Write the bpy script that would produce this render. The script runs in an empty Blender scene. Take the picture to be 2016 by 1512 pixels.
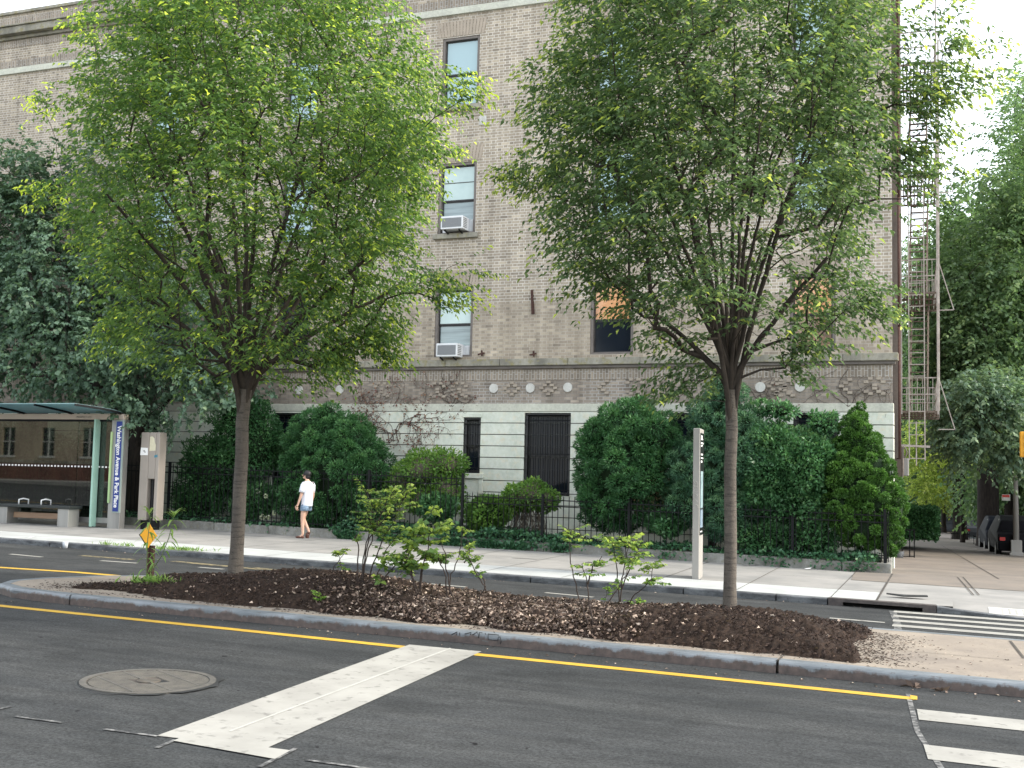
import bpy, math, random
import numpy as np
R = math.radians
rng = np.random.default_rng(7); random.seed(7)
C = bpy.context.scene.collection
SC = bpy.context.scene

# ------------------------------------------------------------ camera
F = 2250.0; YAW, PITCH, ROLL = 0.366560017, 0.0806397804, 0.0230151418
ZC = 1.95; SL = 0.0155; SS = 0.028
def _basis():
    cy, sy = math.cos(YAW), math.sin(YAW); cp, sp = math.cos(PITCH), math.sin(PITCH)
    fw = np.array([-sy*cp, cy*cp, sp]); rt = np.array([cy, sy, 0.]); up = np.cross(rt, fw)
    return rt*math.cos(ROLL)+up*math.sin(ROLL), -rt*math.sin(ROLL)+up*math.cos(ROLL), fw
CR, CU, CF = _basis()
import mathutils
cam = bpy.data.cameras.new('camera'); camo = bpy.data.objects.new('camera', cam); C.objects.link(camo)
M = mathutils.Matrix((( CR[0], CU[0], -CF[0], 0), (CR[1], CU[1], -CF[1], 0), (CR[2], CU[2], -CF[2], ZC), (0, 0, 0, 1)))
camo.matrix_world = M
cam.sensor_width = 36; cam.lens = F/2016*36; cam.clip_end = 3000; cam.clip_start = 0.1
SC.camera = camo

# ------------------------------------------------------------ light
SUN_AZ, SUN_EL = 78.0, 32.0          # degrees clockwise from +Y, elevation
w = bpy.data.worlds.new("World"); SC.world = w; w.use_nodes = True
nt = w.node_tree; nt.nodes.clear()
sky = nt.nodes.new('ShaderNodeTexSky'); sky.sky_type = 'NISHITA'; sky.sun_disc = False
sky.sun_elevation = R(SUN_EL); sky.sun_rotation = R(SUN_AZ); sky.air_density = 1.0; sky.dust_density = 1.5; sky.ozone_density = 1.2
bw = nt.nodes.new('ShaderNodeRGBToBW'); mx = nt.nodes.new('ShaderNodeMix'); mx.data_type = 'RGBA'
mx.inputs[0].default_value = 0.80
bg = nt.nodes.new('ShaderNodeBackground'); bg.inputs[1].default_value = 0.15
ow = nt.nodes.new('ShaderNodeOutputWorld')
# thin even overcast: the clear-sky colour seen through a uniform bright haze layer
mx.inputs[0].default_value = 0.62; mx.inputs[7].default_value = (4.35, 4.25, 4.0, 1)
nt.links.new(sky.outputs[0], mx.inputs[6])
nt.links.new(mx.outputs[2], bg.inputs[0]); nt.links.new(bg.outputs[0], ow.inputs[0])
sl = bpy.data.lights.new('sun', 'SUN'); sl.energy = 1.5; sl.angle = R(10); sl.color = (1.0, 0.93, 0.8)
so = bpy.data.objects.new('sun', sl); C.objects.link(so)
sd = mathutils.Vector((math.sin(R(SUN_AZ))*math.cos(R(SUN_EL)), math.cos(R(SUN_AZ))*math.cos(R(SUN_EL)), math.sin(R(SUN_EL))))
so.rotation_euler = sd.to_track_quat('Z', 'Y').to_euler()
SC.view_settings.view_transform = 'Standard'; SC.view_settings.look = 'None'
SC.view_settings.exposure = 1.98; SC.view_settings.gamma = 1.0
SC.cycles.max_bounces = 8; SC.cycles.transparent_max_bounces = 12; SC.cycles.transmission_bounces = 6

# ------------------------------------------------------------ helpers
def ray(x, y): return CF + CR*((x-1008)/F) - CU*((y-756)/F)
def GZ(x, y, z0=0., s=SL):
    r = ray(x, y); t = (z0-ZC)/(r[2]+s*r[0]); p = r*t; p[2] += ZC; return p
def PY(x, y, Y):
    r = ray(x, y); p = r*(Y/r[1]); p[2] += ZC; return p
def gz(X, Y):                          # road surface level
    X = np.asarray(X, float); Y = np.asarray(Y, float)
    return -SL*np.clip(X, -90, 60) - SS*np.clip(Y-25, 0, 260)
def sw(X, Y):                          # pavement level
    X = np.asarray(X, float); Y = np.asarray(Y, float)
    return gz(X, Y) + .10 + .04*np.clip((Y-19)/5.6, 0, 1)
LOC = {}
def tag(o, label=None, cat=None, group=None, kind=None):
    if label: o['label'] = label
    if cat: o['category'] = cat
    if group: o['group'] = group
    if kind: o['kind'] = kind
    return o
def empty(name, loc, label=None, cat=None, group=None):
    o = bpy.data.objects.new(name, None); C.objects.link(o); o.location = loc; LOC[o.name] = np.array(loc, float)
    o.empty_display_size = .2
    return tag(o, label, cat, group)
def mesh_np(name, V, Fc, mats, parent=None, smooth=False, attr=None, midx=None, nv=4):
    """V (n,3) world coords; Fc (m,nv) int"""
    V = np.asarray(V, np.float32)
    off = np.zeros(3)
    if parent is not None: off = LOC[parent.name]
    me = bpy.data.meshes.new(name)
    me.vertices.add(len(V)); me.vertices.foreach_set('co', (V-off).astype(np.float32).ravel())
    Fc = np.asarray(Fc, np.int32)
    me.loops.add(Fc.size); me.loops.foreach_set('vertex_index', Fc.ravel())
    me.polygons.add(len(Fc)); me.polygons.foreach_set('loop_start', np.arange(0, Fc.size, nv, dtype=np.int32))
    me.polygons.foreach_set('loop_total', np.full(len(Fc), nv, np.int32))
    if smooth: me.polygons.foreach_set('use_smooth', np.ones(len(Fc), bool))
    if midx is not None: me.polygons.foreach_set('material_index', np.asarray(midx, np.int32))
    me.update(calc_edges=True)
    if attr is not None:
        a = me.attributes.new('tint', 'FLOAT', 'POINT'); a.data.foreach_set('value', np.asarray(attr, np.float32))
    for m in (mats if isinstance(mats, (list, tuple)) else [mats]): me.materials.append(m)
    o = bpy.data.objects.new(name, me); C.objects.link(o)
    if parent is not None: o.parent = parent
    LOC[o.name] = off.copy()
    return o
class MB:
    def __init__(s): s.v = []; s.f = []; s.m = []; s.cur = 0
    def add(s, vs, fs):
        n = len(s.v); s.v.extend([tuple(map(float, q)) for q in vs])
        for f in fs: s.f.append(tuple(i+n for i in f)); s.m.append(s.cur)
        return s
    def box(s, x0, x1, y0, y1, z0, z1, M=None):
        vs = [(x, y, z) for z in (z0, z1) for y in (y0, y1) for x in (x0, x1)]
        if M is not None: vs = [M(np.array(q)) for q in vs]
        return s.add(vs, [(0, 2, 3, 1), (4, 5, 7, 6), (0, 1, 5, 4), (2, 6, 7, 3), (0, 4, 6, 2), (1, 3, 7, 5)])
    def bar(s, a, b, w, h=None, up=(0, 0, 1)):
        a = np.array(a, float); b = np.array(b, float); h = h or w
        d = b-a; d /= np.linalg.norm(d); u = np.array(up, float)
        if abs(d@u) > .98: u = np.array([0, 1., 0])
        r = np.cross(d, u); r /= np.linalg.norm(r); u = np.cross(r, d)
        vs = [p+r*i*w/2+u*j*h/2 for p in (a, b) for i, j in ((-1, -1), (1, -1), (1, 1), (-1, 1))]
        return s.add(vs, [(0, 3, 2, 1), (4, 5, 6, 7), (0, 1, 5, 4), (1, 2, 6, 5), (2, 3, 7, 6), (3, 0, 4, 7)])
    def tube(s, pts, rad, n=8, cap=True):
        pts = [np.array(p, float) for p in pts]; k = len(pts)
        if np.isscalar(rad): rad = [rad]*k
        vs = []; u = None
        for i, p in enumerate(pts):
            d = pts[min(i+1, k-1)]-pts[max(i-1, 0)]; d = d/(np.linalg.norm(d)+1e-9)
            if u is None: u = np.cross(d, (0, 0, 1.) if abs(d[2]) < .9 else (1., 0, 0))
            u = u-d*(u@d); u /= np.linalg.norm(u)+1e-9; v = np.cross(d, u)
            for j in range(n):
                a = 2*math.pi*j/n; vs.append(p+(u*math.cos(a)+v*math.sin(a))*rad[i])
        fs = [(i*n+j, i*n+(j+1) % n, (i+1)*n+(j+1) % n, (i+1)*n+j) for i in range(k-1) for j in range(n)]
        if cap: fs += [tuple(range(n))[::-1], tuple((k-1)*n+j for j in range(n))]
        return s.add(vs, fs)
    def ball(s, c, rx, ry=None, rz=None, n=12, m=8):
        ry = ry or rx; rz = rz or rx; vs = []
        for i in range(1, m):
            t = math.pi*i/m
            for j in range(n):
                a = 2*math.pi*j/n; vs.append((c[0]+rx*math.sin(t)*math.cos(a), c[1]+ry*math.sin(t)*math.sin(a), c[2]+rz*math.cos(t)))
        vs += [(c[0], c[1], c[2]+rz), (c[0], c[1], c[2]-rz)]; N = (m-1)*n
        fs = [(i*n+j, (i+1)*n+j, (i+1)*n+(j+1) % n, i*n+(j+1) % n) for i in range(m-2) for j in range(n)]
        fs += [(N, j, (j+1) % n) for j in range(n)] + [(N+1, (m-2)*n+(j+1) % n, (m-2)*n+j) for j in range(n)]
        return s.add(vs, fs)
    def prism(s, poly, z0, z1, zf=None):
        n = len(poly); zf = zf or (lambda x, y: 0)
        vs = [(x, y, z0+zf(x, y)) for x, y in poly]+[(x, y, z1+zf(x, y)) for x, y in poly]
        return s.add(vs, [tuple(range(n))[::-1], tuple(range(n, 2*n))]+[(i, (i+1) % n, n+(i+1) % n, n+i) for i in range(n)])
    def disc(s, c, r, axis=1, h=.01, n=24):
        ax = [0, 0, 0]; ax[axis] = h
        c = np.array(c, float); return s.tube([c, c+np.array(ax)], r, n)
    def build(s, name, mats, parent=None, smooth=False, bevel=0):
        off = LOC[parent.name] if parent is not None else np.zeros(3)
        me = bpy.data.meshes.new(name)
        me.from_pydata([tuple(np.array(v)-off) for v in s.v], [], s.f)
        me.polygons.foreach_set('material_index', s.m)
        if smooth: me.polygons.foreach_set('use_smooth', [True]*len(s.f))
        me.update()
        for m in (mats if isinstance(mats, (list, tuple)) else [mats]): me.materials.append(m)
        o = bpy.data.objects.new(name, me); C.objects.link(o)
        if parent is not None: o.parent = parent
        LOC[o.name] = off.copy()
        if bevel:
            b = o.modifiers.new('bevel', 'BEVEL'); b.width = bevel; b.segments = 2; b.limit_method = 'ANGLE'
        return o
def copy_tree(o, parent=None):
    c = o.copy(); C.objects.link(c); c.parent = parent; LOC[c.name] = LOC[o.name].copy()
    for ch in [x for x in o.children]: copy_tree(ch, c)
    return c

# ------------------------------------------------------------ materials
def newmat(name):
    m = bpy.data.materials.new(name); m.use_nodes = True; t = m.node_tree
    return m, t, t.nodes['Principled BSDF']
def N(t, kind, **kw):
    n = t.nodes.new(kind)
    for k, v in kw.items(): setattr(n, k, v)
    return n
def ramp(t, fac, stops):
    r = N(t, 'ShaderNodeValToRGB'); e = r.color_ramp.elements
    while len(e) < len(stops): e.new(.5)
    for q, (p, c) in zip(e, stops): q.position = p; q.color = (*c, 1) if len(c) == 3 else c
    t.links.new(fac, r.inputs[0]); return r.outputs[0]
def noise(t, scale, detail=4, rough=.6, vec=None, stretch=None):
    tc = N(t, 'ShaderNodeTexCoord'); src = tc.outputs['Object'] if vec is None else vec
    if stretch:
        mp = N(t, 'ShaderNodeMapping'); mp.inputs['Scale'].default_value = stretch; t.links.new(src, mp.inputs[0]); src = mp.outputs[0]
    n = N(t, 'ShaderNodeTexNoise'); n.inputs['Scale'].default_value = scale; n.inputs['Detail'].default_value = detail
    n.inputs['Roughness'].default_value = rough; t.links.new(src, n.inputs[0]); return n.outputs[0]
def mixc(t, fac, a, b, bt='MIX'):
    m = N(t, 'ShaderNodeMix', data_type='RGBA', blend_type=bt)
    for i, q in ((0, fac), (6, a), (7, b)):
        if isinstance(q, (int, float)): m.inputs[i].default_value = q
        elif isinstance(q, tuple): m.inputs[i].default_value = (*q, 1)
        else: t.links.new(q, m.inputs[i])
    return m.outputs[2]
def mth(t, op, a, b=None, c=None):
    m = N(t, 'ShaderNodeMath', operation=op)
    for i, q in enumerate((a, b, c)):
        if q is None: continue
        if isinstance(q, (int, float)): m.inputs[i].default_value = q
        else: t.links.new(q, m.inputs[i])
    return m.outputs[0]
def bump(t, b, h, strength=.3, dist=.01):
    n = N(t, 'ShaderNodeBump'); n.inputs['Strength'].default_value = strength; n.inputs['Distance'].default_value = dist
    t.links.new(h, n.inputs['Height']); t.links.new(n.outputs[0], b.inputs['Normal'])
def pmat(name, c1, c2=None, scale=8, rough=.8, bs=.2, metal=0, stretch=None, lo=.35, hi=.65, c3=None, s3=60, f3=.5, spec=None):
    m, t, b = newmat(name); c2 = c2 or tuple(x*.8 for x in c1)
    n = noise(t, scale, stretch=stretch); col = ramp(t, n, [(lo, c2), (hi, c1)])
    if c3:
        n3 = noise(t, s3, 3); col = mixc(t, ramp(t, n3, [(f3, (0, 0, 0)), (f3+.12, (1, 1, 1))]), col, c3)
    t.links.new(col, b.inputs['Base Color']); b.inputs['Roughness'].default_value = rough; b.inputs['Metallic'].default_value = metal
    b.inputs['Specular IOR Level'].default_value = (.2 if rough > .7 else .5) if spec is None else spec
    if bs: bump(t, b, noise(t, scale*6), bs)
    return m
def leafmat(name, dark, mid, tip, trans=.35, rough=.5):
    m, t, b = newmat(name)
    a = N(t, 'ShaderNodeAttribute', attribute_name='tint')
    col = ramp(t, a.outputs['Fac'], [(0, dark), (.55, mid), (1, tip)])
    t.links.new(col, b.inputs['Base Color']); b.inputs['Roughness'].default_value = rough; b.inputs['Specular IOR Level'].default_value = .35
    tr = N(t, 'ShaderNodeBsdfTranslucent')
    tc = mixc(t, .5, col, (1.05, 1.2, .35), 'MULTIPLY')
    hs = N(t, 'ShaderNodeHueSaturation'); hs.inputs['Value'].default_value = 1.6; hs.inputs['Saturation'].default_value = .95; t.links.new(tc, hs.inputs['Color'])
    t.links.new(hs.outputs[0], tr.inputs[0])
    ms = N(t, 'ShaderNodeMixShader'); ms.inputs[0].default_value = trans
    t.links.new(b.outputs[0], ms.inputs[1]); t.links.new(tr.outputs[0], ms.inputs[2])
    t.links.new(ms.outputs[0], t.nodes['Material Output'].inputs[0]); return m

def asphalt():
    m, t, b = newmat('asphalt')
    big = noise(t, .45, 6, .7); mid = noise(t, 2.6, 6, .7, stretch=(.6, 1.6, 1)); fine = noise(t, 42, 4, .85)
    c = ramp(t, big, [(.3, (.036, .0385, .040)), (.7, (.056, .0585, .060))])
    c = mixc(t, .6, c, ramp(t, mid, [(.3, (.3, .3, .3)), (.75, (.72, .72, .72))]), 'OVERLAY')
    c = mixc(t, 1., c, ramp(t, fine, [(.34, (.50, .50, .50)), (.66, (1.60, 1.60, 1.60))]), 'MULTIPLY')
    tr_ = noise(t, 1.1, 5, .75, stretch=(.12, 1.5, 1)); c = mixc(t, 1., c, ramp(t, tr_, [(.38, (.82, .83, .84)), (.62, (1.16, 1.15, 1.13))]), 'MULTIPLY')
    sp_ = noise(t, 5.5, 2, .5); c = mixc(t, ramp(t, sp_, [(.745, (0, 0, 0)), (.765, (1, 1, 1))]), c, (.012, .012, .013))
    t.links.new(c, b.inputs['Base Color']); b.inputs['Roughness'].default_value = .78
    b.inputs['Specular IOR Level'].default_value = .08
    bump(t, b, fine, .35, .004); return m
def brickmat(name, ca, cb, cm, cm_hi=None, zsplit=6.35, vert=False):
    m, t, b = newmat(name)
    tc = N(t, 'ShaderNodeTexCoord'); sp = N(t, 'ShaderNodeSeparateXYZ'); t.links.new(tc.outputs['Object'], sp.inputs[0])
    X = mth(t, 'ADD', sp.outputs[0], mth(t, 'MULTIPLY', sp.outputs[1], 1.0)); Z = sp.outputs[2]
    if vert: X, Z = mth(t, 'MULTIPLY', Z, 1.0), X
    H = .0745; Pd = .335
    row = mth(t, 'FLOOR', mth(t, 'DIVIDE', Z, H)); fv = mth(t, 'FRACT', mth(t, 'DIVIDE', Z, H))
    odd = mth(t, 'MULTIPLY', mth(t, 'FLOORED_MODULO', row, 2.0), .5)
    u = mth(t, 'ADD', mth(t, 'DIVIDE', X, Pd), odd); cell = mth(t, 'FLOOR', u); fu = mth(t, 'FRACT', u)
    head = mth(t, 'GREATER_THAN', fu, .66)
    j1 = mth(t, 'LESS_THAN', fu, .036); j2 = mth(t, 'COMPARE', fu, .68, .018); jh = mth(t, 'LESS_THAN', fv, .17)
    jn = mth(t, 'MAXIMUM', mth(t, 'MAXIMUM', j1, j2), jh)
    cv = N(t, 'ShaderNodeCombineXYZ'); t.links.new(mth(t, 'ADD', cell, mth(t, 'MULTIPLY', head, .5)), cv.inputs[0]); t.links.new(row, cv.inputs[1])
    wn = N(t, 'ShaderNodeTexWhiteNoise'); t.links.new(cv.outputs[0], wn.inputs[0])
    col = ramp(t, wn.outputs[0], [(0, tuple(x*.72 for x in cb)), (.12, cb), (.5, tuple((p+q)/2 for p, q in zip(ca, cb))), (.9, ca), (1, tuple(x*1.15 for x in ca))])
    col = mixc(t, mth(t, 'MULTIPLY', mth(t, 'MULTIPLY', head, wn.outputs[0]), .42), col, tuple(x*.45 for x in cb))
    if cm_hi:
        s = N(t, 'ShaderNodeMapRange'); s.inputs[1].default_value = zsplit; s.inputs[2].default_value = zsplit+.02; t.links.new(sp.outputs[2], s.inputs[0])
        mort = mixc(t, s.outputs[0], cm, cm_hi)
    else: mort = cm
    pn = noise(t, .5, 4, .6)
    dirt = ramp(t, pn, [(.3, (.80, .79, .78)), (.7, (1.08, 1.07, 1.05))])
    if cm_hi is None:                       # patches of fresh pale pointing
        pp = ramp(t, noise(t, .45, 2, .5, stretch=(1, 1, .4)), [(.54, (0, 0, 0)), (.60, (1, 1, 1))]); mort = mixc(t, pp, mort, (.50, .50, .50))
    out = mixc(t, jn, col, mort)
    st = noise(t, 1.2, 5, .7, stretch=(2.5, 2.5, .25))
    rs = noise(t, .9, 6, .75, stretch=(3.5, 3.5, .12)); out = mixc(t, 1., out, ramp(t, rs, [(.33, (.84, .83, .81)), (.5, (1.0, 1.0, 1.0))]), 'MULTIPLY')
    out = mixc(t, 1., out, dirt, 'MULTIPLY'); out = mixc(t, 1., out, ramp(t, st, [(.28, (.76, .75, .72)), (.58, (1.03, 1.03, 1.01))]), 'MULTIPLY')
    t.links.new(out, b.inputs['Base Color']); b.inputs['Roughness'].default_value = .9
    bump(t, b, mth(t, 'SUBTRACT', 1.0, jn), .8, .01); return m
def stainmat(name, base, dark, moss=None, scale=1.5, stretch=(1, 1, .3), rough=.85):
    m, t, b = newmat(name)
    n1 = noise(t, scale, 6, .7, stretch=stretch); n2 = noise(t, scale*5, 5, .7)
    c = ramp(t, n1, [(.35, dark), (.62, base)])
    if moss: c = mixc(t, ramp(t, n2, [(.52, (0, 0, 0)), (.66, (1, 1, 1))]), c, moss)
    c = mixc(t, .5, c, ramp(t, noise(t, scale*12, 3), [(.3, (.38, .38, .38)), (.7, (.62, .62, .62))]), 'OVERLAY')
    t.links.new(c, b.inputs['Base Color']); b.inputs['Roughness'].default_value = rough
    bump(t, b, n2, .25); return m
def glassmat(name, tint=(.02, .025, .03), refl=.9, rough=.02):
    m, t, b = newmat(name); b.inputs['Base Color'].default_value = (*tint, 1); b.inputs['Roughness'].default_value = rough
    b.inputs['Specular IOR Level'].default_value = refl; b.inputs['Coat Weight'].default_value = .6; b.inputs['Coat Roughness'].default_value = .01
    n = noise(t, 1.3, 2); bump(t, b, n, .06, .02); return m
def seeglass(name, tint, gloss=.25, clear=.75):
    m, t, b = newmat(name)
    tr = N(t, 'ShaderNodeBsdfTransparent'); tr.inputs[0].default_value = (*tint, 1)
    gl = N(t, 'ShaderNodeBsdfGlossy'); gl.inputs[1 if 'Roughness' not in gl.inputs else 'Roughness'].default_value = .02
    lw = N(t, 'ShaderNodeLayerWeight'); lw.inputs[0].default_value = gloss
    ms = N(t, 'ShaderNodeMixShader'); t.links.new(mth(t, 'ADD', lw.outputs[0], .12), ms.inputs[0])
    t.links.new(tr.outputs[0], ms.inputs[1]); t.links.new(gl.outputs[0], ms.inputs[2]); t.links.new(ms.outputs[0], t.nodes['Material Output'].inputs[0]); return m

MA = asphalt()
M_conc = pmat('pavement_concrete', (0.293, 0.286, 0.273), (0.215, 0.215, 0.208), 1.1, .9, .3, c3=(.25, .245, .24), s3=45, f3=.60)
M_conc_new = pmat('pale_concrete', (0.429, 0.448, 0.442), (0.345, 0.358, 0.354), 1.4, .9, .2, c3=(.42, .42, .42), s3=40, f3=.66)
M_conc_old = pmat('old_brown_concrete', (0.208, 0.181, 0.155), (0.154, 0.139, 0.124), .9, .9, .3, c3=(.17, .15, .13), s3=30, f3=.6)
M_med = pmat('median_concrete', (0.285, 0.248, 0.206), (0.211, 0.184, 0.159), 1.5, .92, .35, c3=(.16, .13, .10), s3=28, f3=.60)
M_joint = pmat('joint_dirt', (.10, .09, .08), (.06, .055, .05), 6, .95)
M_granite = pmat('granite_kerb', (0.154, 0.164, 0.174), (0.063, 0.067, 0.073), 3.5, .85, .5, stretch=(1, 1, 3), c3=(.05, .05, .055), s3=30, f3=.58)
def kerbmat():
    m, t, b = newmat('steel_faced_kerb')
    tc = N(t, 'ShaderNodeTexCoord'); sp = N(t, 'ShaderNodeSeparateXYZ'); t.links.new(tc.outputs['Object'], sp.inputs[0])
    zz = mth(t, 'ADD', sp.outputs[2], mth(t, 'MULTIPLY', sp.outputs[0], SL))
    n = noise(t, 3.2, 5, .7, stretch=(1.4, 1.4, .8)); nb = noise(t, 14, 4, .6)
    thr = mth(t, 'ADD', mth(t, 'ADD', mth(t, 'MULTIPLY', n, .16), mth(t, 'MULTIPLY', noise(t, 11, 4, .7), .09)), -.04)
    k = N(t, 'ShaderNodeMapRange'); t.links.new(mth(t, 'SUBTRACT', thr, zz), k.inputs[0]); k.inputs[1].default_value = -.012; k.inputs[2].default_value = .016
    blue = ramp(t, noise(t, 9, 4, .6, stretch=(.25, 1, 1)), [(.3, (.10, .118, .132)), (.7, (.205, .228, .25))])
    rust = ramp(t, nb, [(.3, (.052, .042, .039)), (.7, (.11, .082, .072))])
    c = mixc(t, k.outputs[0], blue, rust)
    c = mixc(t, ramp(t, noise(t, 22, 3, .7, stretch=(.3, 1, 1)), [(.64, (0, 0, 0)), (.68, (1, 1, 1))]), c, (.09, .09, .09))
    t.links.new(c, b.inputs['Base Color']); b.inputs['Roughness'].default_value = .5; bump(t, b, nb, .15); return m
M_kerb = kerbmat()
M_yel = pmat('yellow_paint', (.54, .335, .03), (.45, .275, .026), 5, .7, .15, c3=(.45, .27, .05), s3=70, f3=.66)
M_wht = pmat('white_paint', (.345, .34, .315), (.27, .265, .245), 1.6, .75, .15, c3=(.185, .18, .168), s3=9, f3=.58)
M_chalk = pmat('chalk_paint', (.24, .24, .235), (.052, .054, .056), 14, .85, 0, lo=.42, hi=.66)
M_fadey = pmat('faded_yellow_paint', (.25, .21, .12), (.08, .075, .06), 12, .85, 0, lo=.42, hi=.6)
M_brick = brickmat('tan_brick', (.47, .41, .335), (.335, .29, .24), (.49, .45, .40), (.74, .71, .67))
M_frieze = brickmat('frieze_brick', (.39, .34, .295), (.27, .235, .205), (.31, .29, .275))
M_sold = brickmat('soldier_brick', (.36, .31, .26), (.27, .235, .20), (.52, .50, .48), vert=True)
M_stucco = stainmat('pale_green_stucco', (0.673, 0.703, 0.617), (0.530, 0.574, 0.503), (0.653, 0.634, 0.513), 1.1, (1, 1, .8))
M_groove = pmat('dark_groove_backing', (.12, .12, .11), (.07, .07, .065), 10)  # dark colour for the backing behind the course grooves
M_lime = stainmat('weathered_limestone', (.34, .325, .27), (.16, .155, .13), (.24, .215, .10), 1.2, (1.2, 1, .35))
M_band = stainmat('pale_stone_band', (0.544, 0.556, 0.474), (0.439, 0.447, 0.392), None, 1.6)
M_white_stone = stainmat('white_stone', (.60, .60, .57), (.42, .42, .39), None, 5)
M_frame = pmat('brown_window_frame', (.17, .15, .135), (.13, .115, .105), 6, .6, .05)
M_sash = pmat('dark_window_sash', (.03, .03, .032), (.02, .02, .022), 6, .5, .05)
M_pane = glassmat('sky_tinted_glass', (.26, .40, .44), 1.0)  # pale blue sky reflection put into the pane colour
M_blind = pmat('pale_window_blind', (.50, .58, .56), (.40, .48, .47), 2, .35, .05, stretch=(.2, 1, 1))
M_room = glassmat('dark_room_glass', (.010, .014, .022), .18, .08); M_room.node_tree.nodes['Principled BSDF'].inputs['Coat Weight'].default_value = 0
M_orange = pmat('orange_curtain', (.62, .33, .16), (.48, .24, .11), 2, .5, .1, stretch=(4, 1, .4))
M_iron = pmat('black_iron', (.007, .008, .010), (.004, .005, .006), 8, .6, .1, spec=.2)
M_rust = pmat('rusty_iron', (.085, .045, .035), (.05, .03, .028), 20, .85, .3)
M_acw = pmat('white_enamel', (.72, .74, .76), (.64, .66, .68), 3, .45, .05)
M_acg = pmat('grey_grille', (.22, .23, .24), (.16, .17, .18), 90, .6, .3)
M_steel = pmat('brushed_steel', (.36, .36, .35), (.26, .26, .255), 3, .42, .05, metal=.6, stretch=(1, 1, .1))
M_tan = pmat('tan_powder_coat', (.34, .30, .265), (.29, .26, .23), 1.2, .6, .05)
M_pale = pmat('pale_grey_powder_coat', (.34, .325, .305), (.27, .26, .245), 1.2, .55, .05, stretch=(1, 1, .5))
M_blackp = pmat('black_panel', (.012, .013, .016), (.008, .009, .010), 4, .3, .02)
M_blue = pmat('deep_blue_panel', (.012, .035, .23), (.010, .03, .20), 2, .4, 0)
M_wtext = pmat('white_lettering', (.85, .85, .85), (.80, .80, .80), 3, .6, 0)
M_gtext = pmat('dark_lettering', (.13, .12, .11), (.10, .10, .09), 3, .6, 0)
M_gedge = pmat('green_glass_edge', (.36, .56, .48), (.30, .50, .42), 2, .25, 0)
M_gedge2 = pmat('lime_glass_edge', (.44, .60, .30), (.34, .50, .26), 2, .25, 0)
M_sglass = seeglass('shelter_glass', (.36, .42, .36), .22)
def frost():
    m, t, b = newmat('frosted_roof_glass'); b.inputs['Base Color'].default_value = (.25, .36, .38, 1); b.inputs['Roughness'].default_value = .25
    tr = N(t, 'ShaderNodeBsdfTranslucent'); tr.inputs[0].default_value = (.25, .38, .40, 1); ms = N(t, 'ShaderNodeMixShader'); ms.inputs[0].default_value = .6
    t.links.new(b.outputs[0], ms.inputs[1]); t.links.new(tr.outputs[0], ms.inputs[2]); t.links.new(ms.outputs[0], t.nodes['Material Output'].inputs[0]); return m
M_rglass = frost()
M_wood = pmat('bench_timber', (.30, .20, .13), (.22, .14, .09), 3, .6, .1, stretch=(.3, 3, 3))
M_sign = pmat('amber_reflective_sheet', (.85, .40, .012), (.80, .37, .012), 2, .45, 0)
M_signb = pmat('dark_sign_backing', (.020, .026, .026), (.012, .016, .016), 4, .5, 0)
def barkmat():
    m, t, b = newmat('zelkova_bark')
    n1 = noise(t, 1.6, 4, .6, stretch=(1, 1, .5)); n2 = noise(t, 9, 5, .7, stretch=(.5, .5, 4.2)); n3 = noise(t, 40, 3, .6, stretch=(1, 1, 1.6))
    c = ramp(t, n1, [(.3, (.060, .051, .043)), (.7, (.110, .095, .080))])
    c = mixc(t, ramp(t, n2, [(.53, (0, 0, 0)), (.60, (1, 1, 1))]), c, (.042, .036, .031))
    c = mixc(t, .5, c, ramp(t, n3, [(.3, (.3, .3, .3)), (.7, (.7, .7, .7))]), 'OVERLAY')
    t.links.new(c, b.inputs['Base Color']); b.inputs['Roughness'].default_value = .9; bump(t, b, n3, .5, .02); return m
M_bark1 = barkmat()
M_bark2 = pmat('dark_bark', (.055, .045, .04), (.03, .026, .024), 8, .95, .5, stretch=(2, 2, .4))
M_twig = pmat('twig_bark', (.060, .045, .038), (.035, .028, .025), 14, .9, .3)
M_mulch = pmat('bark_mulch', (.052, .034, .025), (.016, .011, .009), 22, .95, 1.0, lo=.35, hi=.7)
M_castiron = pmat('cast_iron', (0.105, 0.099, 0.087), (0.067, 0.064, 0.059), 8, .65, .3)
M_black = pmat('dark_void', (.006, .006, .006), (.004, .004, .004), 4, .9, 0)
M_skin = pmat('skin', (.62, .40, .30), (.58, .36, .27), 3, .5, 0)
M_shirt = pmat('white_tshirt_cloth', (.74, .77, .84), (.66, .70, .80), 9, .9, .2)
M_denim = pmat('blue_denim', (.22, .31, .42), (.12, .18, .26), 25, .9, .2)
M_hair = pmat('black_hair', (.010, .010, .012), (.006, .006, .008), 20, .5, .2)
M_shoe = pmat('brown_leather', (.12, .045, .03), (.08, .03, .02), 8, .5, .05)
M_soil = pmat('garden_soil', (.05, .045, .03), (.025, .022, .016), 6, .95, .5)
L_zel = leafmat('zelkova_leaf', (0.054, 0.110, 0.044), (0.120, 0.212, 0.059), (0.699, 0.789, 0.082), .40)  # bright yellow tip colour holds the sunlit look of backlit leaves
L_zel2 = leafmat('zelkova_leaf_cool', (0.055, 0.101, 0.054), (0.114, 0.181, 0.076), (0.517, 0.589, 0.098), .38)
L_map = leafmat('blue_green_leaf', (0.055, 0.102, 0.071), (0.103, 0.175, 0.116), (0.225, 0.310, 0.180), .28)
L_yew = leafmat('yew_needles', (0.021, 0.078, 0.029), (0.051, 0.151, 0.050), (0.139, 0.295, 0.101), .15)
L_pine = leafmat('pine_needles', (0.026, 0.084, 0.048), (0.062, 0.154, 0.078), (0.145, 0.274, 0.128), .15)
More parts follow.
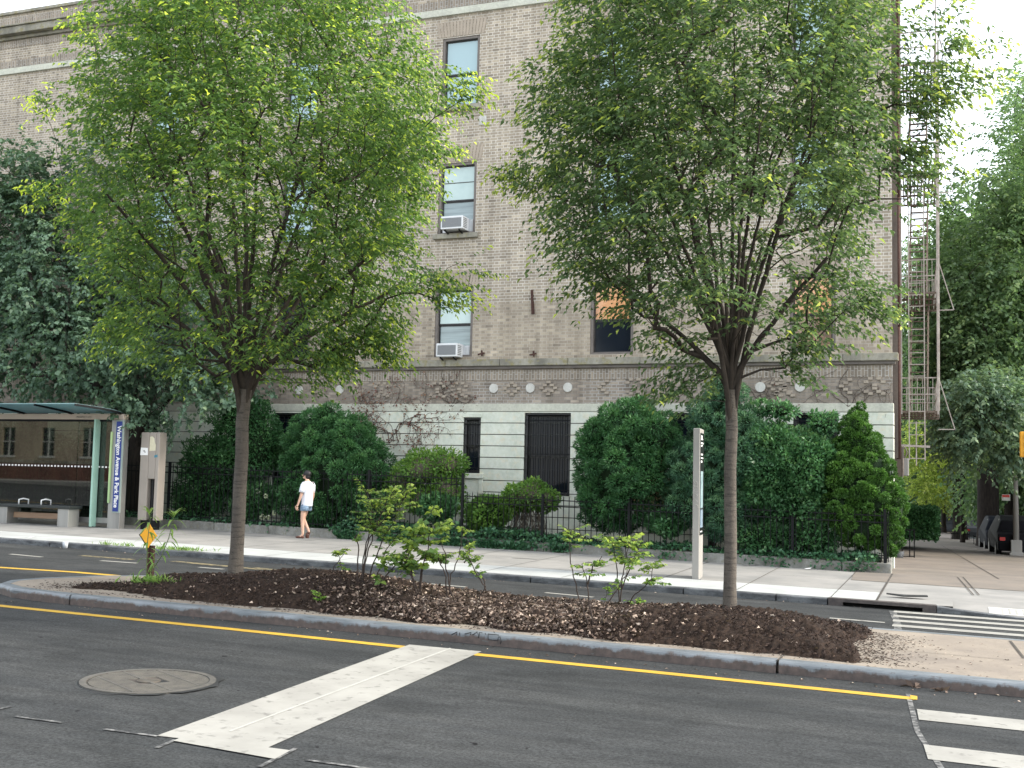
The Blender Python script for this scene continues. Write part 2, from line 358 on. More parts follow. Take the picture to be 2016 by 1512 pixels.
L_arb = leafmat('arborvitae_scales', (0.027, 0.080, 0.015), (0.065, 0.162, 0.026), (0.150, 0.299, 0.060), .15)
L_shr = leafmat('glossy_shrub_leaf', (0.035, 0.104, 0.044), (0.077, 0.190, 0.077), (0.207, 0.345, 0.138), .2, .35)
L_lime = leafmat('light_shrub_leaf', (0.057, 0.136, 0.029), (0.128, 0.248, 0.051), (0.319, 0.447, 0.080), .33)
L_ivy = leafmat('ivy_leaf', (0.026, 0.084, 0.045), (0.057, 0.151, 0.075), (0.113, 0.245, 0.094), .15, .4)
L_rose = leafmat('median_shrub_leaf', (0.064, 0.135, 0.042), (0.135, 0.231, 0.064), (0.415, 0.510, 0.096), .35, .4)
L_far = leafmat('far_tree_leaf', (0.078, 0.144, 0.074), (0.151, 0.241, 0.120), (0.310, 0.394, 0.163), .40)
L_sun = leafmat('sunlit_young_leaf', (0.131, 0.189, 0.043), (0.246, 0.319, 0.072), (0.464, 0.522, 0.116), .5)  # the sunlight on this tree is put into its leaf colour
L_dry = leafmat('dry_leaf', (0.041, 0.028, 0.022), (0.172, 0.123, 0.099), (0.578, 0.474, 0.398), .05, .8)
L_chip = leafmat('bark_chip', (0.024, 0.015, 0.013), (0.082, 0.051, 0.037), (0.316, 0.199, 0.137), 0, .9)
L_white = leafmat('white_petal', (0.495, 0.550, 0.385), (0.682, 0.726, 0.572), (0.880, 0.880, 0.792), .3)
L_red = leafmat('reddish_vine_leaf', (0.102, 0.051, 0.043), (0.189, 0.087, 0.072), (0.290, 0.174, 0.102), .2)
L_grass = leafmat('weed_blade', (0.072, 0.145, 0.029), (0.145, 0.261, 0.058), (0.319, 0.435, 0.116), .3)

# ------------------------------------------------------------ foliage machinery
def leaves(name, P, D, mats, parent, size, width, tint, fold=.18, rnd=.6, up=.5, kind=None):
    """kite leaves at P pointing along D"""
    n = len(P); P = np.asarray(P, float); D = np.asarray(D, float)+rng.normal(0, .25*rnd, (n, 3))
    D /= np.linalg.norm(D, axis=1)[:, None]+1e-9
    U = rng.normal(0, rnd, (n, 3))+np.array([0, 0, up]); S = np.cross(D, U); S /= np.linalg.norm(S, axis=1)[:, None]+1e-9
    Nn = np.cross(S, D)
    L = size*rng.uniform(.65, 1.25, n)[:, None]; W = L*width
    a = P; b = P+D*L*.45+S*W*.5+Nn*L*fold*.4; c = P+D*L-Nn*L*fold; d = P+D*L*.45-S*W*.5+Nn*L*fold*.4
    V = np.stack([a, b, c, d], 1).reshape(-1, 3); Fc = np.arange(4*n).reshape(n, 4)
    tt = np.repeat(np.clip(tint, 0, 1), 4)
    o = mesh_np(name, V, Fc, mats, parent, attr=tt)
    if kind: o['kind'] = kind
    return o
def vnoise(P, f, seed=0):
    """cheap smooth 3-D noise"""
    r = np.random.default_rng(seed); out = np.zeros(len(P))
    for k in range(7):
        d = r.normal(0, 1, 3); out += np.sin(P@d*f*(1+.25*k)+r.uniform(0, 6.3))
    return out/2.6
def skeleton_mesh(name, pos, par, rad, mat, parent, thr=.012):
    V = []; Fc = []; k = 0
    for i in range(len(pos)):
        j = par[i]
        if j < 0: continue
        a, b = pos[j], pos[i]; d = b-a; L = np.linalg.norm(d)
        if L < 1e-5: continue
        d /= L; ra, rb = min(rad[j], rad[i]*1.35), rad[i]
        n = 10 if ra > .05 else (7 if ra > thr else 4)
        u = np.cross(d, (0, 0, 1.) if abs(d[2]) < .9 else (1., 0, 0)); u /= np.linalg.norm(u); v = np.cross(d, u)
        ang = np.arange(n)*2*np.pi/n
        ring = np.cos(ang)[:, None]*u+np.sin(ang)[:, None]*v
        V.append(a-d*ra*.3+ring*ra); V.append(b+d*rb*.3+ring*rb)
        for q in range(n): Fc.append((k+q, k+(q+1) % n, k+n+(q+1) % n, k+n+q))
        k += 2*n
    return mesh_np(name, np.concatenate(V), np.array(Fc), mat, parent, smooth=True)
def grow(base, fork, limbs, targets, r0, rmin=.0035, step=.28, expo=2.25, lean=.35, limbr=0):
    pos = [np.array(base, float)]; par = [-1]
    nt_ = 6
    for i in range(1, nt_+1): pos.append(np.array(base)+(np.array(fork)-np.array(base))*i/nt_+rng.normal(0, .006, 3)); par.append(len(pos)-2)
    fk = len(pos)-1
    for (end, startk) in limbs:
        p = pos[startk if startk >= 0 else fk].copy(); q = np.array(end, float); n = max(3, int(np.linalg.norm(q-p)/step)); last = startk if startk >= 0 else fk
        for i in range(1, n+1):
            t = i/n; e = t**.85
            x = p+(q-p)*np.array([t*.35+.65*t**1.25, t*.35+.65*t**1.25, e])+rng.normal(0, .009, 3)
            pos.append(x); par.append(last); last = len(pos)-1
    limb_end = len(pos); pos = list(pos); fo = np.array(fork, float)
    order = np.argsort(np.linalg.norm(targets-fo, axis=1)); tips = []
    arr = np.zeros((60000, 3)); n0 = len(pos); arr[:n0] = pos
    for ti in order:
        T = targets[ti]; A = arr[fk+2:n0]; d = T-A; dist = np.linalg.norm(d, axis=1)
        out = T-fo; out /= np.linalg.norm(out)+1e-9; od = (d@out)/(dist+1e-9)
        up = d[:, 2]/(dist+1e-9)
        cost = dist*(1.+1.6*np.clip(.85-od, 0, 2)+lean*np.clip(.1-up, 0, 2))
        j = fk+2+int(np.argmin(cost)); p = arr[j].copy(); L = np.linalg.norm(T-p); m = max(1, int(L/step)); last = j
        for i in range(1, m+1):
            t = i/m; x = p+(T-p)*t+np.array([0, 0, .10*L*math.sin(math.pi*t)])+(rng.normal(0, .012, 3) if i < m else 0)
            arr[n0] = x; par.append(last); last = n0; n0 += 1
        tips.append(last)
    pos = arr[:n0]; w_ = np.zeros(n0); ch = np.bincount([q for q in par if q >= 0], minlength=n0)
    rr = np.zeros(n0); rr[ch == 0] = rmin**expo
    for i in range(n0-1, 0, -1):
        rr[i] = max(rr[i], rmin**expo); rr[par[i]] += rr[i]
    rad = rr**(1/expo); k = r0/rad[fk]; 
    rad = np.maximum(rad*np.where(rad > rmin*2.5, k, 1)**np.clip((rad-rmin)/(rad[fk]-rmin), 0, 1)**.35, rmin)
    if limbr:
        dist = np.linalg.norm(pos[:limb_end]-fo, axis=1); far = dist.max()
        rad[fk+1:limb_end] = np.maximum(rad[fk+1:limb_end], r0*limbr*np.clip(1-dist[fk+1:]/far, .08, 1)**.8)
    for i in range(fk+1): rad[i] = r0*(1.04-.08*i/fk if i else 1.28)
    return pos, par, rad, np.array(tips)
def spray_leaves(name, tips, dirs, n_per, twig, mats, parent, size, width, droop, tintf):
    T = np.repeat(tips, n_per, 0); D = np.repeat(dirs, n_per, 0); n = len(T)
    s = np.tile(np.linspace(.05, 1, n_per), len(tips)); side = np.tile(np.where(np.arange(n_per) % 2, 1., -1.), len(tips))
    H = np.cross(D, np.array([0, 0, 1.])); H /= np.linalg.norm(H, axis=1)[:, None]+1e-9
    P = T+D*(s*twig)[:, None]+np.array([0, 0, -1.])*(droop*s**2*twig)[:, None]+rng.normal(0, .02, (n, 3))
    LD = D*.55+H*side[:, None]*.8+np.array([0, 0, -.35-droop*.4])
    return leaves(name, P, LD, mats, parent, size, width, tintf(P, s), fold=.22, rnd=.45, up=1.0)
def zelkova(name, label, bpx, Yb, zb, fork_h, prof, px_m, mat, seed, extra=(), n=1500, lean=.02, limbs_px=()):
    global rng; rng = np.random.default_rng(seed)
    b = PY(bpx[0], bpx[1], Yb); base = np.array([b[0], Yb, b[2]-.12]); fork = base+np.array([lean*2, 0, fork_h])
    root = empty(name, tuple(base), label, 'tree', 'young street trees in the median')
    hs = np.array([p[0] for p in prof]); Ls = np.array([p[1] for p in prof])/px_m; Rs = np.array([p[2] for p in prof])/px_m
    N_ = n*7; h = rng.uniform(hs[0], hs[-1], N_); az = rng.uniform(0, 2*np.pi, N_)
    lw = (1-np.cos(az))/2; rmax = np.interp(h, hs, Ls)*lw+np.interp(h, hs, Rs)*(1-lw)
    rr = rmax*rng.uniform(0, 1, N_)**.42
    keep = rng.uniform(0, 1, N_) < (rmax/rmax.max())**2
    ca, sa = math.cos(YAW), math.sin(YAW)
    lx, ly = np.cos(az)*rr, np.sin(az)*rr
    P = fork+np.stack([lx*ca-ly*sa, lx*sa+ly*ca, h], 1)
    nz = vnoise(P, 2.2, seed); lump = vnoise(P, 1.1, seed+5)
    keep &= (nz > -.75) & (rr < rmax*(.90+.13*lump))
    hh_ = h/hs[-1]; keep &= ~((rr < rmax*.55) & (hh_ < .42) & (rng.uniform(0, 1, N_) < .85)) & ~((rr < rmax*.35) & (rng.uniform(0, 1, N_) < .5))
    P = P[keep][:n]
    for (x, y, dY, rad, k) in extra:
        c = PY(x, y, Yb+dY); P = np.concatenate([P, c+rng.normal(0, rad*.5, (k, 3))])
    limbs = []
    nl = 11
    for i in range(nl):
        a = 2*math.pi*i/nl+rng.uniform(-.2, .2); t = (.42, .82, .62, .9)[i % 4]; hh = fork_h*0+np.interp(t, [0, 1], [hs[-1]*.80, hs[-1]*.42])
        l_ = (1-math.cos(a))/2; rm = np.interp(hh, hs, Ls)*l_+np.interp(hh, hs, Rs)*(1-l_)
        x, y = math.cos(a)*rm*t*.85, math.sin(a)*rm*t*.85
        limbs.append((fork+np.array([x*ca-y*sa, x*sa+y*ca, hh]), (-1, 5, -1)[i % 3]))
    for i in range(7):                 # wide, straight outer limbs
        a = 2*math.pi*(i+.35)/7+rng.uniform(-.2, .2); l_ = (1-math.cos(a))/2; hh = hs[-1]*(.24+.10*(i % 3)); rm = (np.interp(hh, hs, Ls)*l_+np.interp(hh, hs, Rs)*(1-l_))*.82
        x, y = math.cos(a)*rm, math.sin(a)*rm; limbs.append((fork+np.array([x*ca-y*sa, x*sa+y*ca, hh]), -1))
    pos, par, rad, tips = grow(base, fork, limbs, P, .098 if seed == 11 else .074, step=.24, limbr=.46)
    skeleton_mesh('trunk', pos[:7], par[:7], rad[:7], M_bark1, root)
    pp = [(-1 if i < 5 else par[i]) for i in range(len(pos))]
    for i in range(7): pp[i] = -1
    skeleton_mesh('branches', pos, pp, rad, M_bark1 if False else M_limb, root)
    out = pos[tips]-fork; out[:, 2] *= .5; out /= np.linalg.norm(out, axis=1)[:, None]+1e-9
    A = []; B = []
    for q in range(4):
        d = out+rng.normal(0, .55, out.shape); d[:, 2] = d[:, 2]*.5+.1; d /= np.linalg.norm(d, axis=1)[:, None]
        A.append(pos[tips]+rng.normal(0, .10, out.shape)); B.append(d)
    A = np.concatenate(A); B = np.concatenate(B)
    cen = fork+np.array([0, 0, hs[-1]*.42]); 
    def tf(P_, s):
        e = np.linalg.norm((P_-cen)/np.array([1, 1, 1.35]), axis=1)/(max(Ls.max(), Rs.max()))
        return (.36 if seed == 11 else .30)+.16*rng.normal(0, 1, len(P_))+.42*np.clip(e-.78, 0, 1)*(s > .6)*2+.10*s+.45*(rng.uniform(0, 1, len(P_)) > .975)  # outer and stray leaves yellower: sunlit highlights put into the tint
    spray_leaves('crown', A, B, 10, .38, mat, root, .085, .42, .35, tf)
    return root
M_limb = pmat('limb_bark', (0.058, 0.048, 0.040), (0.033, 0.027, 0.023), 10, .9, .4, stretch=(1, 1, .5))
def blob_pts(c, r, n, shell=.55, noise_amp=.18, f=2.0, seed=0, lower=-1.):
    D = rng.normal(0, 1, (n, 3)); D /= np.linalg.norm(D, axis=1)[:, None]
    D[:, 2] = np.where(D[:, 2] < lower, -D[:, 2], D[:, 2])
    s = 1-(1-shell)*rng.uniform(0, 1, n)**1.6
    P = D*np.array(r); k = 1+noise_amp*vnoise(P, f, seed)
    return np.array(c)+P*(s*k)[:, None], D
def core(c, r, mat, parent, name='inner_core', k=.72):
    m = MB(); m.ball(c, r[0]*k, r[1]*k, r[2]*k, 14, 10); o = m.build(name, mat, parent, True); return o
def shrub(name, label, blobs, mat, size, width, n, cat='shrub', seed=0, group=None, dens_up=0., core_mat=None, outward=1.0, tips=.1, trunk=None, crease=.84, tufts=0, tuft_r=.2, tuft_in=.62):
    global rng; rng = np.random.default_rng(seed+100); big = blobs; bz_ = min(b[0][2]-b[1][2] for b in blobs)
    if tufts:                           # break each big lobe into bulging tufts
        tb = []
        ar = np.array([b[1][0]*b[1][2] for b in blobs]); kk = (tufts*ar/ar.sum()).astype(int)
        for b, q in zip(blobs, kk):
            for u in range(q):
                th = math.acos(1-2*(u+.5)/q); ph = u*2.39996+rng.uniform(-.2, .2); d = np.array([math.sin(th)*math.cos(ph), math.sin(th)*math.sin(ph), math.cos(th)])
                tr = min(tuft_r*rng.uniform(.7, 1.35), b[1][0]*.6); tb.append((np.array(b[0])+d*(np.array(b[1])-tr*tuft_in), (tr, tr, tr*.9), .12))
        blobs = tb
    c0 = np.array(big[0][0]); bz = bz_
    root = empty(name, (c0[0], c0[1], bz), label, cat, group)
    vol = np.array([b[1][0]*b[1][2] for b in blobs]); cnt = (n*vol/vol.sum()).astype(int)
    P = []; D = []
    for i, (b, k) in enumerate(zip(blobs, cnt)):
        amp = b[2] if len(b) > 2 else .14
        p, d = blob_pts(b[0], b[1], int(k*1.5), .62, amp, 3.0/max(b[1][0], .3), seed*7+i); ok = np.ones(len(p), bool)
        for j, q in enumerate(blobs):
            if j != i: ok &= (((p-np.array(q[0]))/np.array(q[1]))**2).sum(1) > crease**2
        P.append(p[ok]); D.append(d[ok])
    P = np.concatenate(P); D = np.concatenate(D); gl = gz(P[:, 0], P[:, 1])+.05; ok = P[:, 2] > gl; P = P[ok]; D = D[ok]
    t = .38+.15*rng.normal(0, 1, len(P))+.25*vnoise(P, 5, seed)*.5+tips*D[:, 2]  # tint lighter on top of each lobe, darker below
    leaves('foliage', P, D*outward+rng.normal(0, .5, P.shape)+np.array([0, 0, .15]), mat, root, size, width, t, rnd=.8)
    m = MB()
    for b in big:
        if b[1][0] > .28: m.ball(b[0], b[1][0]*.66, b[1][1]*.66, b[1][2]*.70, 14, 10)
    if m.v: m.build('inner_core', core_mat or M_coreg, root, True)  # solid balls filling the lobes; the default colour holds the inner shade
    if trunk: MB().tube([(c0[0], c0[1], float(gz(c0[0], c0[1]))), (c0[0], c0[1], c0[2])], trunk, 8).build('trunk', M_bark2, root, True)
    return root
M_coreg = pmat('shaded_inner_foliage', (.014, .030, .012), (.008, .018, .008), 9, .95, 1.0)  # dark core colour: the shade inside the bush is put into it

# ============================================================ SETTING
def sheet(name, x0, x1, y0, y1, nx, ny, zf, mat, kind='structure', skew=0.):
    xs = np.linspace(x0, x1, nx+1); ys = np.linspace(y0, y1, ny+1) if np.isscalar(ny) else ny
    X, Y = np.meshgrid(xs, ys); X = X+skew*np.clip(Y-19, 0, 1e9); Z = zf(X, Y)
    V = np.stack([X.ravel(), Y.ravel(), Z.ravel()], 1); a = len(xs)
    Fc = [(j*a+i, j*a+i+1, (j+1)*a+i+1, (j+1)*a+i) for j in range(len(ys)-1) for i in range(a-1)]
    o = mesh_np(name, V, Fc, mat); o['kind'] = kind; return o
yy = np.concatenate([np.arange(-30, 19, 1.), [19, 22, 24.99, 25], np.arange(27, 100, 3), [120, 160, 200, 285, 400, 700, 1400]])
sheet('road', -420, 420, 0, 0, 105, yy, gz, MA)
SKW = -.042
def polyS(name, poly, z, mat, kind='structure', zf=None, thick=0):
    m = MB(); zf = zf or (lambda x, y: float(gz(x, y)))
    if thick: m.prism(poly, z-thick, z, zf)
    else: m.add([(x, y, z+zf(x, y)) for x, y in poly], [tuple(range(len(poly)))])
    o = m.build(name, mat); o['kind'] = kind; return o
def gp(x, y, z=0.): p = GZ(x, y, z); return (p[0], p[1])
# far pavement along the avenue, with flag joints
KX = 0.05        # where the cast kerb ends and the dropped kerb begins
def swz(x, y): return float(sw(x, y))
sheet('pavement', -60, KX-.02, 0, 0, 60, np.array([19.16, 20.6, 22.5, 24.6, 25.2, 27.3]), sw, M_conc)
sheet('pavement', -60, -1.1, 0, 0, 60, np.array([19.16, 20.55]), lambda x, y: sw(x, y)+.004, M_conc_new)
def cornerz(X, Y):
    X = np.asarray(X, float); Y = np.asarray(Y, float)
    return gz(X, Y)+(.10+.04*np.clip((Y-19)/5.6, 0, 1))*np.clip((Y-19)/1.1, .04, 1)
sheet('pavement', KX-.02, 9, 0, 0, 18, np.array([19.02, 19.6, 20.2, 21, 22, 23, 24.6]), cornerz, M_conc)
yside = np.concatenate([[22.6, 24.6, 25, 25.001], np.arange(27, 100, 4.), [120, 160, 200, 250]])
sheet('pavement', -1.6, 4.1, 0, 0, 6, yside, lambda x, y: sw(x, y)+.006, M_conc_old, skew=SKW)
sheet('pavement', 10.5, 15, 0, 0, 3, yside, lambda x, y: sw(x, y), M_conc_old, skew=SKW)
# garden bed behind the low wall
sheet('garden_bed', -60, -1.2, 0, 0, 30, np.array([24.8, 25.4, 26.2, 27.02]), lambda x, y: sw(x, y)+.16, M_soil)
# pavement joints
jm = MB()
def joint(x0, y0, x1, y1, w=.02, zf=swz, dz=.008):
    d = np.array([x1-x0, y1-y0]); d = d/np.linalg.norm(d); n = np.array([-d[1], d[0]])*w/2
    k = max(1, int(abs(x1-x0)+abs(y1-y0))//2)
    for i in range(k):
        a = (x0+(x1-x0)*i/k, y0+(y1-y0)*i/k); b = (x0+(x1-x0)*(i+1)/k, y0+(y1-y0)*(i+1)/k)
        q = [(a[0]-n[0], a[1]-n[1]), (b[0]-n[0], b[1]-n[1]), (b[0]+n[0], b[1]+n[1]), (a[0]+n[0], a[1]+n[1])]
        jm.add([(x, y, zf(x, y)+dz) for x, y in q], [(0, 1, 2, 3)])
for i in range(24): joint(-1.65-1.52*i-.15, 19.2, -1.65-1.52*i-.15, 24.6, .014)
joint(-40, 20.56, -1.1, 20.56, .016); joint(-40, 22.6, -1.1, 22.6, .012)
joint(-1.10, 19.2, -1.10, 24.6, .035)
for (a, b) in (((1885, 1137), (1917, 1172)), ((1896, 1137), (1928, 1172))):
    p, q = gp(*a, .14), gp(*b, .12); joint(p[0], p[1], q[0], q[1], .02, lambda x, y: float(cornerz(x, y)), .014)
for k in range(5): joint(1.15+SKW*(25+k*6-19), 25+k*6., 1.15+SKW*(31+k*6-19), 31+k*6., .03, lambda x, y: float(sw(x, y)), .012)
for k in range(12): joint(-1.2+SKW*(6+3*k), 25+3.*k, 4.0+SKW*(6+3*k), 25+3.*k, .018, lambda x, y: float(sw(x, y)), .012)
o = jm.build('pavement_joints', M_joint); o['kind'] = 'structure'
# tactile strip of the dropped kerb
tm = MB(); 
for i in range(26):
    for j in range(4): 
        x = .75+i*.1; y = 19.35+j*.1; z = float(cornerz(x, y)); tm.tube([(x, y, z), (x, y, z+.012)], [.035, .022], 6)
o = tm.build('tactile_strip', M_wht); o['kind'] = 'structure'
polyS('tactile_strip', [(.55, 19.24), (3.4, 19.24), (3.4, 19.75), (.55, 19.75)], .006, M_white_stone, zf=lambda x, y: float(cornerz(x, y)))
# far kerb: granite blocks
def kerb_path(name, pts, mat, w=.16, h=.13, gap=.006, seg=None, r=.045, side=1, h_end=None):
    """rounded kerb swept along pts, road on the left side (side=1) of travel"""
    m = MB(); prof = [(0, -.12), (0, h-r)]+[(r-r*math.cos(a), h-r+r*math.sin(a)) for a in (.4, .8, 1.2, math.pi/2)]+[(w, h), (w, -.12)]
    n = len(prof); vs = []; P = [np.array(p, float) for p in pts]; k = len(P)
    for i, p in enumerate(P):
        d = P[min(i+1, k-1)]-P[max(i-1, 0)]; d = d/np.linalg.norm(d); nn = np.array([-d[1], d[0]])*side
        for (a, z) in prof:
            x, y = p+nn*a; hh = z if h_end is None else min(z, z*(1-i/(k-1))+(-.12 if z < 0 else .01)*(i/(k-1)))
            vs.append((x, y, hh+float(gz(x, y))))
    fs = [(i*n+j, i*n+(j+1) % n, (i+1)*n+(j+1) % n, (i+1)*n+j) for i in range(k-1) for j in range(n)]
    fs += [tuple(range(n))[::-1], tuple((k-1)*n+j for j in range(n))]
    m.add(vs, fs); o = m.build(name, mat); o['kind'] = 'structure'; return o
joints = [-45]+[GZ(x, y, .1)[0] for x, y in ((205, 1060), (570, 1085), (1080, 1128), (1365, 1150), (1537, 1165), (1632, 1176))]
for a, b in zip(joints[:-1], joints[1:]):
    kerb_path('kerb', [(a+.012, 19.0), (b-.012, 19.0)], M_granite, h=.105, w=.17, r=.03)
kerb_path('kerb', [(-.20, 19.0), (.0, 19.0), (.35, 19.0), (.75, 19.0), (1.1, 19.0)], M_granite, h=.105, w=.15, r=.03, h_end=1)
# ---- median
nose = [(-9.6, 15.42), (-10.5, 15.25), (-11.4, 14.78), (-12.05, 14.1), (-12.42, 13.35), (-12.48, 12.78), (-12.25, 12.34), (-11.75, 12.08), (-11.1, 11.97), (-10.66, 11.95)]
def medz(x, y): return float(gz(x, y))
kx = GZ(1531, 1325, 0)[0]
kerb_path('median_kerb', [(8.0, 15.42), (4, 15.42), (0, 15.42), (-5, 15.42), (-9, 15.42)]+nose, M_kerb, side=1, h=.13)
def seg(a, b, n=12): return [(a+(b-a)*i/n, 11.95) for i in range(n+1)]
kerb_path('median_kerb', seg(-10.635, kx-.015), M_kerb, side=1, h=.13)
kerb_path('median_kerb', seg(kx+.015, 8.), M_kerb, side=1, h=.13)
mpoly = [(8, 12.09), (8, 15.28), (-9.0, 15.28)]+[(x+.14 if x < -11 else x, min(y, 15.28) if y > 13.5 else max(y, 12.09)) for x, y in nose]
mpoly = [(8, 12.09), (8, 15.28), (-9.6, 15.28), (-10.4, 15.12), (-11.28, 14.67), (-11.93, 14.02), (-12.28, 13.31), (-12.33, 12.83), (-12.15, 12.45), (-11.7, 12.21), (-11.0, 12.11), (-10.6, 12.09)]
polyS('median_paving', mpoly, .128, M_med, thick=.2)
polyS('median_paving', [(-10.7, 11.98), (-10.62, 11.98), (-10.62, 12.3), (-10.7, 12.3)], .1, M_joint)
jm2 = MB()
def jq(p, q, w=.015, z=.134):
    p = np.array(p[:2]); q = np.array(q[:2]); d = (q-p)/np.linalg.norm(q-p); n = np.array([-d[1], d[0]])*w/2
    jm2.add([(x, y, z+float(gz(x, y))) for x, y in (p-n, q-n, q+n, p+n)], [(0, 1, 2, 3)])
jq(gp(1600, 1265, .13), gp(1990, 1300, .13), .012); jq(gp(1989, 1262, .13), gp(2016, 1296, .13), .03); jq(gp(1531, 1300, .13), gp(1545, 1290, .13), .02)
o = jm2.build('median_joints', M_joint); o['kind'] = 'structure'
# chalk marks on the near kerb top
# ---- painted markings
def ribbon(name, pts, w, mat, z=.004, zf=gz, n=24):
    m = MB(); P = [np.array(p[:2], float) for p in pts]
    Q = []
    for a, b in zip(P[:-1], P[1:]):
        for i in range(n): Q.append(a+(b-a)*i/n)
    Q.append(P[-1]); vs = []
    for i, p in enumerate(Q):
        d = Q[min(i+1, len(Q)-1)]-Q[max(i-1, 0)]; d /= np.linalg.norm(d); nn = np.array([-d[1], d[0]])*w/2
        for s in (-1, 1): x, y = p+nn*s*(1+rng.normal(0, .02)); vs.append((x, y, z+float(zf(x, y))))
    m.add(vs, [(2*i, 2*i+2, 2*i+3, 2*i+1) for i in range(len(Q)-1)]); o = m.build(name, mat); o['kind'] = 'structure'; return o
yp = [GZ(x, y) for x, y in ((0, 1193), (450, 1238.5), (820, 1277), (1300, 1325), (1800, 1376))]
yl = [(-40, yp[0][1]-.0)]+[tuple(p[:2]) for p in yp]
ribbon('yellow_line', yl, .15, M_yel)
a, b = GZ(0, 1117.5), GZ(145, 1126.5); ribbon('yellow_line', [(a[0]-25, a[1]-.4), a, b, (b[0]+3.2, 15.22+.0)], .17, M_yel)
def paint(name, px, mat, z=.006): return polyS(name, [gp(x, y) for x, y in px], z, mat)
paint('stop_line', [(806, 1270), (948, 1283.5), (526, 1474), (308, 1450)], M_wht)
paint('stop_line', [(341, 1461), (361, 1452), (572, 1480), (541, 1497)], M_wht, .010)
fe = pmat('paint_seam', (.43, .425, .40), (.36, .355, .33), 5, .7, 0)
polyS('stop_line', [gp(885, 1277), gp(889, 1278), gp(455, 1442), gp(450, 1441)], .0085, fe)
for i, d in enumerate([((20, 1091), (83, 1097)), ((198, 1104), (270, 1109)), ((392, 1117), (440, 1121)), ((605, 1132), (688, 1140)), ((825, 1148), (918, 1156)), ((1073, 1167), (1168, 1176)), ((1333, 1190), (1418, 1198)), ((1633, 1217), (1742, 1226))]):
    ribbon('lane_dash', [gp(*d[0]), gp(*d[1])], .11, M_wht)
ribbon('lane_dash', [(-30, GZ(20, 1091)[1]), (-27, GZ(20, 1091)[1])], .11, M_wht)
for d in [((160, 1094), (262, 1102)), ((340, 1105), (520, 1122)), ((500, 1118), (560, 1124))]: ribbon('old_yellow_mark', [gp(*d[0]), gp(*d[1])], .2, M_fadey)
for d in [((30, 1412), (122, 1424)), ((205, 1437), (310, 1451)), ((-30, 1404), (22, 1392)), ((308, 1474), (345, 1458)), ((510, 1512), (582, 1475)), ((603, 1498), (735, 1516))]:
    ribbon('chalk_mark', [gp(*d[0]), gp(*d[1])], .035, M_chalk, .0075)
ribbon('chalk_mark', [gp(1788, 1367), gp(1806, 1440), (.0, 8.2)], .045, M_chalk, .0035)
ribbon('chalk_mark', [gp(1757, 1203), gp(1766, 1225), gp(1768, 1240)], .10, M_chalk, .0035)
for i in range(6):                                   # far crosswalk bars
    y = [18.72, 18.1, 17.5, 16.9, 16.3, 15.78][i]; x0 = -.82+.02*i
    polyS('crosswalk_bar', [(x0, y-.13), (9, y-.13), (9, y+.13), (x0, y+.13)], .006, M_wht)
for i, (a, b) in enumerate([((1805, 1397), (1809, 1418)), ((1818, 1467), (1827, 1496))]):
    p, q = gp(*a), gp(*b); polyS('crosswalk_bar', [(q[0], q[1]), (9, q[1]), (9, p[1]), (p[0], p[1])], .006, M_wht)
polyS('crosswalk_bar', [(-.12, 7.2), (9, 7.2), (9, 7.7), (-.15, 7.7)], .006, M_wht)
paint('yellow_line', [(1792, 1370), (1806, 1372), (1806, 1379), (1792, 1378)], M_yel, .008)
def kmark(a, b, w): ribbon('chalk_mark', [GZ(*a, .13), GZ(*b, .13)], w, M_wht, .135, n=3)
kmark((508, 1197), (545, 1186), .05); kmark((615, 1199), (655, 1200), .10); kmark((742, 1215), (775, 1207), .04)
for a, b in (((1010, 1098), (1060, 1101)), ((860, 1087), (905, 1089)), ((1462, 1115), (1500, 1113))): ribbon('chalk_mark', [GZ(*a, .13), GZ(*b, .13)], .10, M_fadey2 if 'M_fadey2' in globals() else M_conc, .012, zf=sw, n=3)
# graffiti scrawl on the median kerb face
gm = MB()
def scr(pts): gm.tube([(lambda p: (p[0], 11.947, p[2]))(PY(x, y, 11.95)) for x, y in pts], .0045, 4)
for pts in [[(888, 1250), (900, 1244), (899, 1250)], [(905, 1245), (905, 1251)], [(915, 1248), (928, 1245), (926, 1250)], [(930, 1250), (940, 1244), (941, 1249)], [(943, 1250), (942, 1256), (944, 1245), (950, 1246)], [(955, 1246), (957, 1250)],
            [(961, 1248), (961, 1259), (980, 1261), (982, 1250), (961, 1248)], [(972, 1244), (974, 1245)], [(984, 1252), (987, 1262), (985, 1268)]]: scr(pts)
o = gm.build('graffiti_scrawl', M_blackp); o['kind'] = 'structure'

# ---- storm drain inlet (iron curb head with a dark mouth)
x0, x1 = joints[-1]+.01, -.21
gzz = lambda x: float(gz(x, 19))
dr = empty('storm_drain', ((x0+x1)/2, 19.0, gzz((x0+x1)/2)), 'rusty cast iron kerb inlet with a long dark slot beside the far crosswalk', 'storm drain')
m = MB(); W = x1-x0
M_drain = pmat('rusty_cast_iron', (.085, .07, .065), (.045, .038, .038), 9, .6, .3)
for (a, b, zl, zh) in ((x0, x1, .062, .112), (x0, x0+.22, -.06, .062), (x1-.20, x1, -.06, .062)):
    n = 8
    for i in range(n):
        xa, xb = a+(b-a)*i/n, a+(b-a)*(i+1)/n; m.prism([(xa, 18.985), (xb, 18.985), (xb, 19.18), (xa, 19.18)], zl, zh, lambda x, y: gzz(x))
m.build('inlet_frame', M_drain, dr)
m = MB(); m.prism([(x0+.2, 19.10), (x1-.18, 19.10), (x1-.18, 19.17), (x0+.2, 19.17)], -.03, .061, lambda x, y: gzz(x)); m.build('inlet_mouth', M_black, dr)
c = GZ(1786, 1176, .12)
